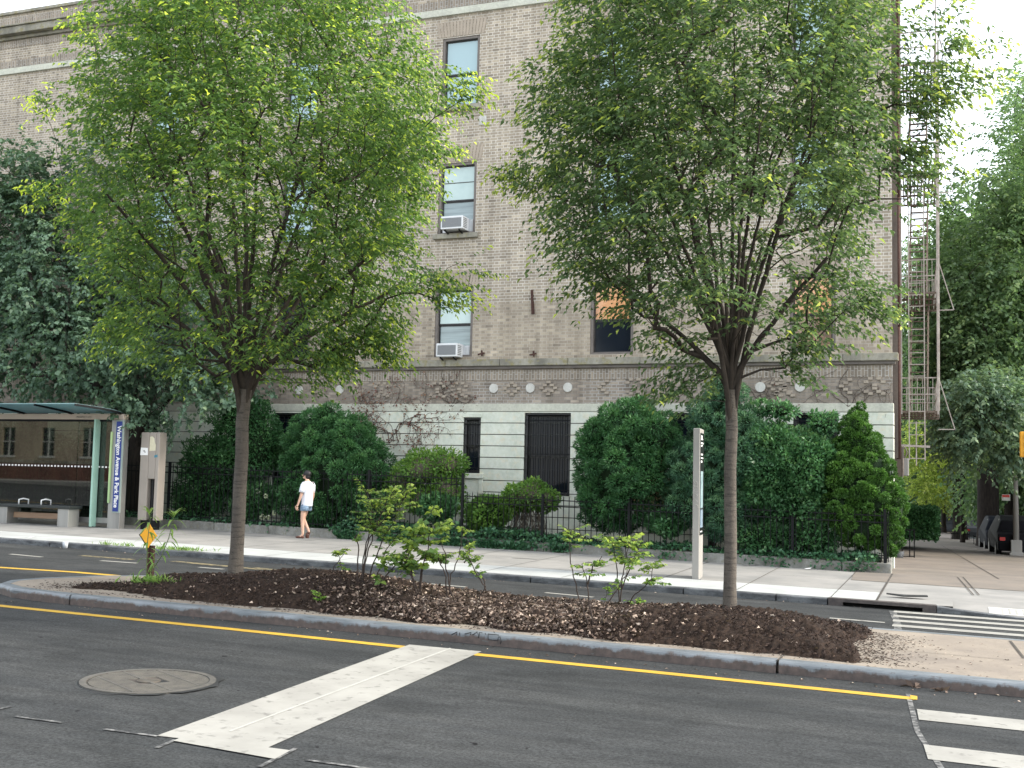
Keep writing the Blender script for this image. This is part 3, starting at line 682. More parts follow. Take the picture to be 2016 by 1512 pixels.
pl = MB(); pl.prism([(c[0]-.32, c[1]-.05), (c[0]-.05, c[1]-.12), (c[0]+.32, c[1]-.03), (c[0]+.30, c[1]+.08), (c[0]-.02, c[1]+.10)], .03, .055, lambda x, y: swz(x, 19.5)+.02*(abs(x-c[0])/.32-.2))
o = pl.build('flattened_cardboard', pmat('dark_wet_card', (.05, .052, .05), (.03, .03, .03), 9, .7, .4)); tag(o, 'flat dark scrap of board lying on the pale pavement above the storm drain', 'litter')
# ---- manhole
c = GZ(290, 1344); cx, cy = float((-6.96-6.07)/2), float((7.99+8.67)/2)
R0 = .57; z0 = float(gz(cx, cy))
mh = empty('manhole_cover', (cx, cy, z0), 'round grooved cast iron manhole cover in the near lane, left of the white line', 'manhole cover')
zf = lambda x, y: float(gz(x, y))
def ring(m, r0, r1, z0_, z1_, n=48):
    vs = []
    for r, z in ((r0, z0_), (r1, z0_), (r1, z1_), (r0, z1_)):
        for i in range(n): a = 2*math.pi*i/n; x, y = cx+r*math.cos(a), cy+r*math.sin(a); vs.append((x, y, z+zf(x, y)))
    fs = [(q*n+i, q*n+(i+1) % n, ((q+1) % 4)*n+(i+1) % n, ((q+1) % 4)*n+i) for q in range(4) for i in range(n)]
    m.add(vs, fs)
m = MB(); ring(m, R0-.055, R0, -.02, .012); m.build('frame_ring', M_castiron, mh, False)
m = MB(); m.cur = 1; ring(m, .001, R0-.055, -.02, .003); m.cur = 0
ang = R(62); ca, sa = math.cos(ang), math.sin(ang); r1 = R0-.07; k = -r1
while k < r1:
    h = math.sqrt(max(r1*r1-k*k, 0)); lo = -h
    cuts = [c_ for c_ in (-.30, -.02, .27) if -h < c_ < h]; edges = [-h]+sum([[c_-.012, c_+.012] for c_ in cuts], [])+[h]
    for a_, b_ in zip(edges[::2], edges[1::2]):
        if abs(k) < .13: 
            segs = [(a_, min(b_, -.13))] if a_ < -.13 else []; segs += [(max(a_, .13), b_)] if b_ > .13 else []
        else: segs = [(a_, b_)]
        for s0, s1 in segs:
            if s1-s0 < .02: continue
            q = [(cx+ca*s_+sa*t_, cy+sa*s_-ca*t_) for s_, t_ in ((s0, k), (s1, k), (s1, k+.019), (s0, k+.019))]
            m.prism(q, .002, .011, zf)
    k += .034
for cc in (-.30, -.02, .27):
    h = math.sqrt(r1*r1-cc*cc)*.98; q = [(cx+ca*s_+sa*t_, cy+sa*s_-ca*t_) for s_, t_ in ((cc-.013, -h), (cc+.013, -h), (cc+.013, h), (cc-.013, h))]
    m.prism(q, .002, .0125, zf)
m.build('lid', [M_castiron, M_joint], mh)
m = MB(); ring(m, .001, .10, .003, .012); m.build('hub', pmat('worn_hub_metal', (.11, .095, .08), (.06, .055, .05), 14, .5, .2), mh)
m = MB(); m.add([(cx+(R0+e)*math.cos(a), cy+(R0+e)*math.sin(a), zf(cx, cy)+.002) for a, e in [(2*math.pi*i/40, .05+.03*math.sin(i*1.7)+.02*math.sin(i*3.1)) for i in range(40)]], [tuple(range(40))])
o = m.build('tar_patch', pmat('tar_seal', (.022, .023, .025), (.016, .017, .018), 5, .6, .2)); o['kind'] = 'structure'

# ---- mulch bed
def mulch_h(X, Y):
    yn = 12.40+.05*np.sin(X*2.3)+.04*np.sin(X*5.7)-.10*np.clip((X+8)/6, 0, 1)+.25*np.clip((-9.5-X)/2, 0, 1); yf = 15.1-.7*np.clip((-8.8-X)/2, 0, 1)
    d = np.minimum(np.minimum(Y-yn, yf-Y), np.minimum((X+11.1)*.5, (-.95-X)*.8)); d = d+.06*np.sin(X*5+Y*3)
    e = np.clip(d/.38, -.3, 1); e = np.where(e > 0, e**.7, e)
    h = e*(.10+.22*np.exp(-((X+8.1)/1.5)**2-((Y-13.9)/1.3)**2)+.20*np.exp(-((X+2.45)/1.2)**2-((Y-13.5)/1.2)**2))
    return .12+h
nx, ny = 330, 90
xs = np.linspace(-11.7, -.8, nx); ys = np.linspace(12.05, 15.25, ny); X, Y = np.meshgrid(xs, ys)
Hm = mulch_h(X, Y); Pn = np.stack([X.ravel(), Y.ravel(), 0*X.ravel()], 1)
Hn = Hm+((.026*vnoise(Pn*3, 2.2, 3)+.020*vnoise(Pn*9, 3.0, 4)+rng.normal(0, .010, Pn.shape[0])).reshape(X.shape))*(Hm > .13)
V = np.stack([X.ravel(), Y.ravel(), (Hn+gz(X, Y)).ravel()], 1)
Fc = [(j*nx+i, j*nx+i+1, (j+1)*nx+i+1, (j+1)*nx+i) for j in range(ny-1) for i in range(nx-1)]
o = mesh_np('mulch_bed', V, Fc, M_mulch, smooth=True); o['kind'] = 'stuff'
def scatter(name, n, xf, size, width, mat, tint, hlift=.01, cond=None, kind='stuff', flat=.5):
    x = xf(n); y = rng.uniform(12.1, 15.2, n); h = mulch_h(x, y); ok = h > .125
    if cond is not None: ok &= cond(x, y)
    x, y, h = x[ok], y[ok], h[ok]; k = len(x)
    P = np.stack([x, y, h+gz(x, y)+hlift+rng.uniform(0, .015, k)], 1); a = rng.uniform(0, 6.28, k)
    D = np.stack([np.cos(a), np.sin(a), rng.uniform(-.2, flat, k)], 1)
    o = leaves(name, P, D, mat, None, size, width, tint(k), fold=.35, rnd=.8, up=.8); o['kind'] = kind; return o
scatter('bark_chips', 32000, lambda n: rng.uniform(-11.6, -.9, n), .042, .30, L_chip, lambda k: np.clip(rng.normal(.10, .2, k), 0, 1)**1.2)
scatter('dry_leaf_litter', 15000, lambda n: rng.normal(-5.1, 1.15, n), .056, .60, L_dry, lambda k: np.clip(rng.normal(.36, .30, k), 0, 1), .014, lambda x, y: (x > -8) & (x < -3.2) & (y < 14.9))
scatter('dry_leaf_litter', 1500, lambda n: rng.uniform(-11, -1.2, n), .05, .6, L_dry, lambda k: np.clip(rng.normal(.55, .25, k), 0, 1))
k = 1900; x = np.concatenate([-1.0+np.abs(rng.normal(0, .30, k//2)), -11.0-np.abs(rng.normal(0, .35, k//4)), rng.uniform(-10.8, -1, k//4)]); y = np.concatenate([rng.uniform(12.3, 14.9, k//2), rng.normal(12.9, .3, k//4), 12.38-np.abs(rng.normal(0, .10, k//4))])
ok = (x > -12.1) & (y > 12.12); x, y = x[ok], y[ok]; a = rng.uniform(0, 6.28, len(x))
o = leaves('bark_chips', np.stack([x, y, gz(x, y)+.134], 1), np.stack([np.cos(a), np.sin(a), np.full(len(x), .1)], 1), L_chip, None, .036, .4, np.clip(rng.normal(.15, .25, len(x)), 0, 1), rnd=.4, up=1.5); o['kind'] = 'stuff'
# loose crumbs on the kerb strip and road gutter
n = 260; x = rng.uniform(-11.5, 1.5, n); y = np.where(rng.uniform(0, 1, n) < .5, rng.uniform(12.1, 12.35, n), rng.uniform(11.55, 11.93, n)); lev = np.where(y > 11.95, .133, .005)
x2 = rng.normal(-.6, .8, 160); y2 = rng.uniform(12.4, 14.6, 160); x = np.concatenate([x, x2]); y = np.concatenate([y, y2]); lev = np.concatenate([lev, np.full(160, .135)])
n3 = 130; x = np.concatenate([x, rng.uniform(-26, -1, n3)]); y = np.concatenate([y, rng.uniform(18.7, 18.98, n3)]); lev = np.concatenate([lev, np.full(n3, .008)])
P = np.stack([x, y, lev+gz(x, y)+.004], 1); a = rng.uniform(0, 6.28, len(x)); D = np.stack([np.cos(a), np.sin(a), np.full(len(x), .05)], 1)
o = leaves('gutter_litter', P, D, L_dry, None, .035, .55, np.clip(rng.normal(.45, .35, len(x)), 0, 1), rnd=.3, up=2); o['kind'] = 'stuff'

# ============================================================ APARTMENT BUILDING
YF = 27.0
def zr(q): return q*YF+ZC
bld = empty('apartment_building', (-15, YF, 0), 'tan brick apartment building with pale rusticated stone base and barred ground floor windows', 'building')
XR = -1.19; XL = -48
def wall_holes(m, x0, x1, z0, z1, holes, y, depth=.22):
    xs = sorted({x0, x1, *[min(max(h[0], x0), x1) for h in holes], *[min(max(h[1], x0), x1) for h in holes]})
    zs = sorted({z0, z1, *[min(max(h[2], z0), z1) for h in holes], *[min(max(h[3], z0), z1) for h in holes]})
    for a, b in zip(xs[:-1], xs[1:]):
        for c, d in zip(zs[:-1], zs[1:]):
            if b-a < 1e-6 or d-c < 1e-6: continue
            mx_, mz = (a+b)/2, (c+d)/2
            if any(h[0] < mx_ < h[1] and h[2] < mz < h[3] for h in holes): continue
            m.add([(a, y, c), (b, y, c), (b, y, d), (a, y, d)], [(0, 1, 2, 3)])
    for h in holes:
        a, b, c, d = max(h[0], x0), min(h[1], x1), max(h[2], z0), min(h[3], z1)
        if b <= a or d <= c: continue
        e = y+depth
        m.add([(a, y, c), (a, y, d), (a, e, d), (a, e, c)], [(0, 1, 2, 3)]); m.add([(b, y, c), (b, e, c), (b, e, d), (b, y, d)], [(0, 1, 2, 3)])
        if c == h[2]: m.add([(a, y, c), (a, e, c), (b, e, c), (b, y, c)], [(0, 1, 2, 3)])
        if d == h[3]: m.add([(a, y, d), (b, y, d), (b, e, d), (a, e, d)], [(0, 1, 2, 3)])
cols = {'L2': (-.985, -.945), 'L1': (-.815, -.775), 'Z': (-.6445, -.6045), 'A': (-.4655, -.4257), 'B': (-.3081, -.2672), 'Cc': (-.1282, -.0900)}
cols = {k: (a*YF, b*YF) for k, (a, b) in cols.items()}
flz = [(.1132, .1803), (.2332, .3036), (.3601, .4297)]; flz = [(zr(a), zr(b)) for a, b in flz]
ZLED0, ZLED1 = zr(.1035), zr(.1100); ZB1, ZB0 = zr(.0679), zr(.0602); ZSTR0, ZSTR1 = zr(.4525), zr(.460); ZC0, ZC1 = zr(.497), zr(.507); ZP = zr(.528)
holes = [(a, b, z0, z1) for k, (a, b) in cols.items() if k != 'L2' for z0, z1 in flz]
zmid = zr(.2345)
m = MB(); wall_holes(m, XL, XR, ZLED1, ZSTR0, holes, YF); m.build('brick_wall', M_brick, bld)
# recessed upper panels: thin vertical joints beside top windows
m = MB()
for k, (a, b) in cols.items():
    if k == 'L2': continue
    for z0, z1 in flz[:3]: pass
# flat arch lintels of splayed bricks
def lintel(x0, x1, z, h=.42):
    m = MB(); n = 15; w_ = (x1-x0+.24)/n
    for i in range(n):
        t = (i+.5)/n-.5; xa = x0-.12+w_*i+.007; s = t*.16
        m.add([(xa+dx+(s if zz else 0), yy_, z+zz) for yy_ in (YF-.012, YF+.01) for zz in (0, h) for dx in (0, w_-.014)], [(0, 1, 3, 2), (0, 2, 6, 4), (1, 5, 7, 3), (2, 3, 7, 6), (0, 4, 5, 1)])
    return m
for k, (a, b) in cols.items():
    if k == 'L2': continue
    for z0, z1 in flz: lintel(a, b, z1+.035).build('flat_arch', M_lint if 'M_lint' in globals() else pmat('lintel_brick', (.40, .345, .285), (.33, .285, .235), 3, .9, .2), bld)
# frieze, band, base
m = MB(); wall_holes(m, XL, XR, ZB1, ZLED0+.02, [], YF-.0); m.build('frieze_wall', M_frieze, bld)
m = MB(); m.box(XL, XR+.002, YF-.012, YF+.05, ZLED0-.36, ZLED0-.10); m.build('soldier_course', M_sold, bld)
m = MB(); x = XL
while x < XR+.12:
    L = 1.35+rng.uniform(-.3, .5); x1 = min(x+L, XR+.13); m.box(x+.004, x1-.004, YF-.13+rng.uniform(-.003, .003), YF+.1, ZLED0, ZLED1); x = x1
m.build('stone_ledge', M_lime, bld, bevel=.012)
m = MB(); m.box(XL, XR+.06, YF-.07, YF+.1, ZLED0-.07, ZLED0-.001); m.build('ledge_shadow_strip', M_frame, bld)  # dark brown strip under the ledge, its shadow line put in as colour
m = MB(); m.box(XL, XR+.025, YF-.03, YF+.1, ZB0+.012, ZB1); m.build('stone_band', M_band, bld, bevel=.01)
gw = {'narrow': (914, 947, 822, 932), 'wide': (1033, 1125, 813, 977)}
def gwin(px0, px1, py0, py1): return (PY(px0, py0, YF)[0], PY(px1, py0, YF)[0], PY(px1, py1, YF)[2], PY(px1, py0, YF)[2])
base_h = [gwin(914, 948, 822, 932), gwin(1034, 1125, 813, 977), gwin(1318, 1411, 813, 977), gwin(1562, 1651, 813, 975), gwin(541, 602, 813, 965)]
base_h += [(-22.4, -21.2, 1.9, 3.55), (-26.4, -25.2, 1.9, 3.55)]
zc = ZB0; m = MB(); mg = MB(); courses = []
step_ = .0108*YF; z = ZB0
while z > .0:
    courses.append((max(z-step_+.022, -.1), z)); z -= step_
for a, b in courses: 
    wall_holes(m, XL, XR+.02, a, b, base_h, YF-.035, .26)
    m.add([(XL, YF-.035, b), (XR+.02, YF-.035, b), (XR+.02, YF, b), (XL, YF, b)], [(0, 1, 2, 3)]); m.add([(XL, YF-.035, a), (XL, YF, a), (XR+.02, YF, a), (XR+.02, YF-.035, a)], [(0, 1, 2, 3)])
    m.add([(XR+.02, YF-.035, a), (XR+.02, YF+.3, a), (XR+.02, YF+.3, b), (XR+.02, YF-.035, b)], [(0, 1, 2, 3)])
m.build('rusticated_base', M_stucco, bld)
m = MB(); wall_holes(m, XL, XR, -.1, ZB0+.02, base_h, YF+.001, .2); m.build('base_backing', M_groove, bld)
# sill panels under the narrow window
nx0, nx1, nz0, nz1 = base_h[0]
m = MB(); m.box(nx0-.05, nx1+.12, YF-.10, YF-.03, nz0-.13, nz0-.005); m.box(nx1-.01, nx1+.10, YF-.075, YF-.03, nz0-.52, nz0-.13); m.box(nx0-.05, nx1-.02, YF-.045, YF-.03, nz0-1.1, nz0-.15); m.build('window_lintel' if 0 else 'window_apron', M_stucco, bld, bevel=.008); m = MB(); m.box(nx0-.03, nx1+.03, YF-.05, YF-.03, nz1+.002, nz1+.10)
m.build('window_surround', M_stucco, bld, bevel=.008)
# string course, upper frieze, cornice, parapet
m = MB(); m.box(XL, XR+.06, YF-.07, YF+.1, ZSTR0, ZSTR0+.12); m.box(XL, XR+.03, YF-.035, YF+.1, ZSTR0+.12, ZSTR1); m.build('string_course', M_band, bld, bevel=.01)
m = MB(); wall_holes(m, XL, XR, ZSTR1, ZC0, [], YF); m.build('upper_frieze', M_brick, bld)
m = MB(); m.box(XL, XR+.01, YF-.012, YF+.05, ZSTR1+.02, ZSTR1+.24); m.box(XL, XR+.01, YF-.012, YF+.05, ZC0-.34, ZC0-.12); m.box(XL, XR+.01, YF-.012, YF+.05, ZP-.42, ZP-.2); m.build('soldier_course', M_sold, bld)
m = MB(); m.box(XL, XR+.10, YF-.10, YF+.1, ZC0-.10, ZC0); m.box(XL, XR+.30, YF-.30, YF+.1, ZC0, ZC1-.05); m.box(XL, XR+.36, YF-.36, YF+.1, ZC1-.05, ZC1); m.build('cornice', M_lime, bld, bevel=.015)
m = MB(); m.box(XL, XR, YF, YF+.35, ZC1-.01, ZP-.1); m.build('parapet', M_brick, bld)
m = MB(); m.box(XL, XR+.08, YF-.08, YF+.43, ZP-.1, ZP); m.build('coping', M_lime, bld, bevel=.015)
# body behind: side wall (skewed with the side street), back and roof
DEP = 24; xs_ = XR+SKW*DEP
M_side = stainmat('shaded_side_brick', (.16, .135, .115), (.10, .085, .075), None, 2)  # darkened brick: the side wall's shade is put into the colour
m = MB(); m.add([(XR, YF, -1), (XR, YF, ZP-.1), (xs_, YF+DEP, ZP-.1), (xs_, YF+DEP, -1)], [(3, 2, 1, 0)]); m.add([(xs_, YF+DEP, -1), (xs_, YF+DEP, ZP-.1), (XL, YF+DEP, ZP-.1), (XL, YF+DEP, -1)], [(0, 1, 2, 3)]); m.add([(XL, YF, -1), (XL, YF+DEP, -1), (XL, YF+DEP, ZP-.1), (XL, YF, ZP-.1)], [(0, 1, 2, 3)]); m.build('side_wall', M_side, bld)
m = MB(); m.add([(XL, YF+.3, ZP-.6), (XR, YF+.3, ZP-.6), (xs_, YF+DEP, ZP-.6), (XL, YF+DEP, ZP-.6)], [(0, 1, 2, 3)]); m.build('roof', M_groove, bld)
def sideX(y): return XR+SKW*(y-YF)
m = MB()      # projecting pilaster strip and brackets of the side elevation
for y0, y1, pr, z0, z1 in ((28.6, 29.0, .12, 2.6, ZP), (30.5, 32.4, .20, 2.0, ZP-.5)):
    a, b = sideX(y0), sideX(y1); m.prism([(a-.02, y0), (a+pr, y0), (b+pr, y1), (b-.02, y1)], z0, z1)
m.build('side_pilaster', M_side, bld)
m = MB()
for z in (3.0, 6.3, 9.6, 12.9): m.tube([(sideX(30)+.14, 30, z-.4), (sideX(30)+.14, 30, z+2.9)], .05, 8)
m.build('drain_pipe', M_rust, bld, True)
m = MB(); c = np.array([sideX(30.4)+.17, 30.35, 2.75])
pts = [c+np.array([math.cos(a)*(.02+.022*a), -.05, math.sin(a)*(.02+.022*a)]) for a in np.linspace(0, 7.5, 30)]; m.tube(pts, .02, 6); m.tube([pts[-1], c+np.array([.06, -.05, -.5]), c+np.array([-.02, -.05, -.95])], [.03, .035, .02], 6)
m.build('scroll_bracket', M_side, bld, True)
# medallions and brick ornaments
def med(px, py, r=.118):
    c = PY(px, py, YF-.012); m = MB(); n = 28
    m.add([(c[0]+r*math.cos(2*math.pi*i/n), YF-.03+d, c[2]+r*math.sin(2*math.pi*i/n)) for d in (0, .028) for i in range(n)], [tuple(range(n))]+[(i, n+i, n+(i+1) % n, (i+1) % n) for i in range(n)])
    m.build('stone_roundel', M_white_stone, bld)
for px, py in ((589, 768), (669, 767), (972, 764.5), (1044, 764), (1118, 762.5), (1497, 762), (1575, 761), (1790, 760)): 
    if px < 1755: med(px, py)
def diamond(px, py, kind=0):
    c = PY(px, py, YF); m = MB(); bw_, bh = .105, .062; du, dv = .092, .0745
    pat = {0: [(0, 2), (-1, 1), (1, 1), (-2, 0), (2, 0), (-1, -1), (1, -1), (0, -2)], 1: [(1, 2), (0, 1), (-1, 0), (0, -1), (1, -2)], 2: [(-1, 2), (0, 1), (1, 0), (0, -1), (-1, -2)],
           3: [(-2, 1), (-1, 2), (1, 2), (2, 1), (0, 0), (-2, -2), (1, -2), (0, -1.0), (2, -2.6), (-1, -2.6)]}[kind]
    for i, j in pat: m.box(c[0]+i*du-bw_/2, c[0]+i*du+bw_/2, YF-.035, YF-.002, c[2]+j*dv-bh/2, c[2]+j*dv+bh/2)
    m.build('brick_ornament', M_ornb, bld)
M_ornb = pmat('ornament_brick', (.40, .35, .29), (.30, .26, .22), 3, .9, .2)
for px, py, k in ((553, 768, 2), (630, 767, 0), (703, 766, 1), (752, 766, 3), (862, 766, 3), (905, 766, 3), (1008, 765, 0), (1080, 764, 0), (1188, 762, 1), (1250, 759, 3), (1310, 761, 3), (1530, 760, 0), (1545, 762, 3), (1665, 760, 1), (1722, 758, 3)): diamond(px, py, k)
# iron wall brackets
m = MB(); a = PY(1047, 571, YF-.03); b = PY(1048.5, 618, YF-.03); m.bar(a, b, .05, .05); m.bar(a+np.array([.03, 0, -.3]), b+np.array([.02, 0, 0]), .06, .03); m.build('rusty_bracket_bar', M_rust, bld)
for px, py in ((948, 697), (1050, 698)):
    c = PY(px, py, YF-.05); m = MB(); m.bar(c+np.array([-.08, -.06, -.02]), c+np.array([.07, .03, .03]), .04); m.bar(c+np.array([.02, -.02, -.05]), c+np.array([.0, 0, .09]), .035); m.build('rusty_stub', M_rust, bld)
m = MB(); c = PY(951, 237, YF); m.box(c[0]-.10, c[0]+.10, YF-.02, YF, c[2]-.12, c[2]+.12); m.build('pale_vent_tile', M_white_stone, bld)
# ---- windows
def window(x0, x1, z0, z1, style, sill=True):
    m = MB(); y = YF+.10; f = .07
    m.box(x0, x0+f, YF+.02, y+.06, z0, z1); m.box(x1-f, x1, YF+.02, y+.06, z0, z1); m.box(x0+f, x1-f, YF+.02, y+.06, z1-f, z1); m.box(x0+f, x1-f, YF+.02, y+.06, z0, z0+.05)
    if style != 'bars': 
        w_ = m.build('window', M_frame, bld, bevel=.005)
    else: w_ = m.build('window', M_sash, bld)
    xa, xb = x0+f, x1-f; zm = z0+(z1-z0)*.47
    m = MB(); s = .035
    for (c, d, yy_) in ((z0+.05, zm, y+.03), (zm, z1-f, y)):
        m.box(xa, xa+s, yy_, yy_+.03, c, d); m.box(xb-s, xb, yy_, yy_+.03, c, d); m.box(xa+s, xb-s, yy_, yy_+.03, c, c+s); m.box(xa+s, xb-s, yy_, yy_+.03, d-s, d)
    if style == 'blind': m.box(xa+s, xb-s, y+.003, y+.027, zm+(z1-zm)*.48, zm+(z1-zm)*.48+.02)
    m.build('sash', M_sash, w_)
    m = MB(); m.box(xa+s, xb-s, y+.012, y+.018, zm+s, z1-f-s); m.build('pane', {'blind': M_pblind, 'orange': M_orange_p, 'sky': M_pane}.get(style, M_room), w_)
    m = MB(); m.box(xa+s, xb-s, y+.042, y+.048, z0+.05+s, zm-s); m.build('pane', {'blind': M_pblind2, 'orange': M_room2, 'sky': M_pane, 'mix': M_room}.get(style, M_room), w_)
    if style == 'orange2': pass
    if sill:
        m = MB(); m.box(x0-.10, x1+.10, YF-.10, YF+.1, z0-.13, z0-.002); m.build('window_sill', M_lime, w_, bevel=.01)
    if style == 'bars':
        m = MB(); n = max(3, int((x1-x0)/.135)); yb = YF-.0
        for i in range(n+1): x = x0+.03+(x1-x0-.06)*i/n; m.bar((x, yb+.03, z0+.12), (x, yb+.03, z1-.02), .014); m.bar((x, yb+.03, z0+.14), (x, yb-.10, z0+.02), .012)
        for z in (z0+.14, (z0+z1)/2, z1-.06, z1-.18): m.bar((x0+.02, yb+.03, z), (x1-.02, yb+.03, z), .02)
        m.bar((x0+.02, yb-.10, z0+.03), (x1-.02, yb-.10, z0+.03), .016)
        m.build('window_grille', M_iron, w_)
    return w_
def coatglass(name, c1, c2, scale, rough=.12, stretch=None, lo=.35, hi=.65):
    m, t, b = newmat(name); n = noise(t, scale, 3, stretch=stretch); t.links.new(ramp(t, n, [(lo, c2), (hi, c1)]), b.inputs['Base Color'])
    b.inputs['Roughness'].default_value = rough; b.inputs['Coat Weight'].default_value = 1. if 'pane' in name else .15; b.inputs['Coat Roughness'].default_value = .02; b.inputs['Specular IOR Level'].default_value = .5 if 'pane' in name else .05; b.inputs['Roughness'].default_value = rough if 'pane' in name else .65
    if 'pane' not in name: b.inputs['Coat Weight'].default_value = 0
    return m
M_pblind = coatglass('pane_over_pale_blind', (.46, .58, .56), (.36, .48, .47), 1.2); M_pblind2 = coatglass('pane_over_slatted_blind', (.24, .31, .32), (.14, .19, .20), 2.2, stretch=(.3, 1, 5))
M_orange_p = coatglass('pane_over_orange_curtain', (.72, .36, .17), (.55, .26, .12), 1.5); M_room2 = coatglass('pane_over_pinkish_curtain', (.36, .22, .15), (.16, .11, .09), 3)
for k, (a, b) in cols.items():
    if k == 'L2': continue
    for i, (z0, z1) in enumerate(flz):
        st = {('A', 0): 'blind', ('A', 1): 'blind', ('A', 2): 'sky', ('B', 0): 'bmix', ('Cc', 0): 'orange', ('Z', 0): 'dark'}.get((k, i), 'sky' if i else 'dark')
        if st == 'bmix':
            wd = window(a, b, z0, z1, 'dark', False); [c for c in wd.children if c.name.startswith('pane')][0].data.materials[0] = M_orange_p
            m = MB(); m.box(a+.1, b-.1, YF+.16, YF+.17, z0+.62, z0+.82); m.build('blind', M_orange, wd)
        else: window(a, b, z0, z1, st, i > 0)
for h in base_h: window(*h, 'bars', False)
def ac(px0, px1, py0, py1, zb, label, cat='air conditioner', panel=True, px2=None):
    a = PY(px0, py1, YF-.25); b = PY(px1, py0, YF-.25); r = empty('air_conditioner', (float((a[0]+b[0])/2), YF-.1, float(a[2])), label, cat, 'window air conditioners')
    m = MB(); m.box(a[0], b[0], YF-.34, YF+.12, a[2], b[2]); m.build('casing', M_acw, r, bevel=.012)
    m = MB(); m.box(a[0]+.04, b[0]-.04, YF-.346, YF-.33, a[2]+.045, b[2]-.05); m.build('rear_grille', M_acg, r)
    m = MB()
    for i in range(6): m.box(b[0]-.004, b[0]+.004, YF-.30, YF-.08, a[2]+.05+i*.045, a[2]+.07+i*.045)
    m.build('side_louvre', M_acg, r)
    if panel:
        m = MB(); x0, x1 = [c for c in cols.values() if c[0]-.3 < a[0] < c[1]][0]
        m.box(x0+.105, a[0]-.002, YF+.09, YF+.11, a[2], b[2]-.02); 
        xx = b[0]+.002
        for i in range(4): w_ = (x1-.105-xx)/4; m.box(xx+w_*i+.004, xx+w_*(i+1)-.004, YF+.09, YF+.11, a[2], b[2]-.02)
        m.build('side_panel', M_acw, r)
    m = MB(); m.bar((a[0]+.1, YF-.3, a[2]-.02), (a[0]+.12, YF+.05, a[2]-.12), .03); m.build('support_bracket', M_iron, r); m = MB(); m.bar((b[0]-.12, YF-.3, a[2]-.02), (b[0]-.1, YF+.05, a[2]-.12), .03); m.build('support_bracket', M_iron, r)
    return r
ac(861, 903, 676, 703, 0, 'white air conditioner with grey grille in the lowest unobstructed window above the ledge')
ac(870, 914, 425, 453, 0, 'white air conditioner sticking out of the third floor window, half behind leaves')
r = empty('air_conditioner', (-.95, 31.5, 1.1), 'grey box air conditioner on the side wall behind the tall clipped conifer', 'air conditioner', 'window air conditioners')
a = PY(1764, 936, 31); b = PY(1788, 902, 31)
m = MB(); m.box(a[0], b[0], 31, 31.6, a[2], b[2]); m.build('casing', M_steel, r, bevel=.01)
m = MB()
for i in range(5): m.box(a[0]+.01, a[0]+.17, 30.985, 31.0, a[2]+.06+i*.075, a[2]+.10+i*.075)
m.build('rear_grille', M_blackp, r)

# ---- fire escape
fe_ = empty('fire_escape', (-1.0, 34, 3.0), 'pale painted steel fire escape climbing the side wall against the bright sky', 'fire escape')
M_fe = pmat('pale_rusty_steel', (.50, .47, .43), (.36, .32, .29), 6, .7, .2)
M_fed = pmat('dark_rusty_steel', (.22, .18, .15), (.14, .11, .09), 8, .8, .2)
y0, y1 = 33.0, 36.4; W0 = sideX(33)+.10; W1 = W0+1.06
flo = [PY(1800, y_, 34.5)[2] for y_ in (815, 592, 372, 160)]
for i, z in enumerate(flo):
    m = MB(); 
    k = 11
    for q in range(k+1): x = W0+(W1-W0)*q/k; m.bar((x, y0, z), (x-.1, y1, z), .035, .03)
    for yy_ in (y0, y0+1.1, y0+2.2, y1): m.bar((W0, yy_, z-.03), (W1, yy_, z-.03), .05, .05)
    m.build('platform', M_fed, fe_)
    m = MB()
    for zz in (z+.45, z+.9): 
        m.bar((W1, y0, zz), (W1-.1, y1, zz), .03); m.bar((W0, y0, zz), (W1, y0, zz), .03); m.bar((W0, y1, zz), (W1, y1, zz), .03)
    for q in range(13): yy_ = y0+(y1-y0)*q/12; m.bar((W1-.1*q/12, yy_, z), (W1-.1*q/12, yy_, z+.9), .016)
    for q in range(9): x = W0+(W1-W0)*q/8; m.bar((x, y0, z), (x, y0, z+.9), .016); m.bar((x, y1, z), (x, y1, z+.9), .016)
    m.bar((W1+.02, y0+.1, z+.9), (W1+.42, y0+.1, z-.5), .025); m.bar((W1+.42, y0+.1, z-.5), (W1, y0+.1, z-.5), .025)
    m.build('railing', M_fe, fe_)
    if i < 3:
        zt = flo[i+1]; m = MB(); xa, xb = W0+.32, W0+.78
        for x in (xa, xb): m.bar((x, y0+.3, z), (x, y1-.5, zt), .05, .03)
        for q in range(1, 14): t = q/14; m.bar((xa, y0+.3+(y1-.8-y0)*t, z+(zt-z)*t), (xb, y0+.3+(y1-.8-y0)*t, z+(zt-z)*t), .13, .02)
        m.build('stair', M_fed, fe_)
m = MB()
for x in (W0+.12, W1+.0): m.bar((x, y0-.04, flo[0]-.1), (x, y0-.04, flo[3]+2.), .045)
m.bar((W1+.02, y0, flo[0]), (W1+.06, y0, flo[3]+.6), .05)
m.build('upright', M_fe, fe_)
m = MB()
for x in (W0+.32, W0+.72): m.bar((x, y0-.1, flo[0]-1.35), (x, y0-.1, flo[2]+.2), .03)
z = flo[0]-1.3
while z < flo[2]: m.bar((W0+.32, y0-.1, z), (W0+.72, y0-.1, z), .022); z += .32
m.bar((W0, y0-.1, flo[0]-.95), (W0+.85, y0-.1, flo[0]-.98), .06); m.bar((W0+.5, y0-.1, flo[0]-1.5), (W0+.5, y0-.1, flo[0]-.3), .03)
m.build('drop_ladder', M_fe, fe_)
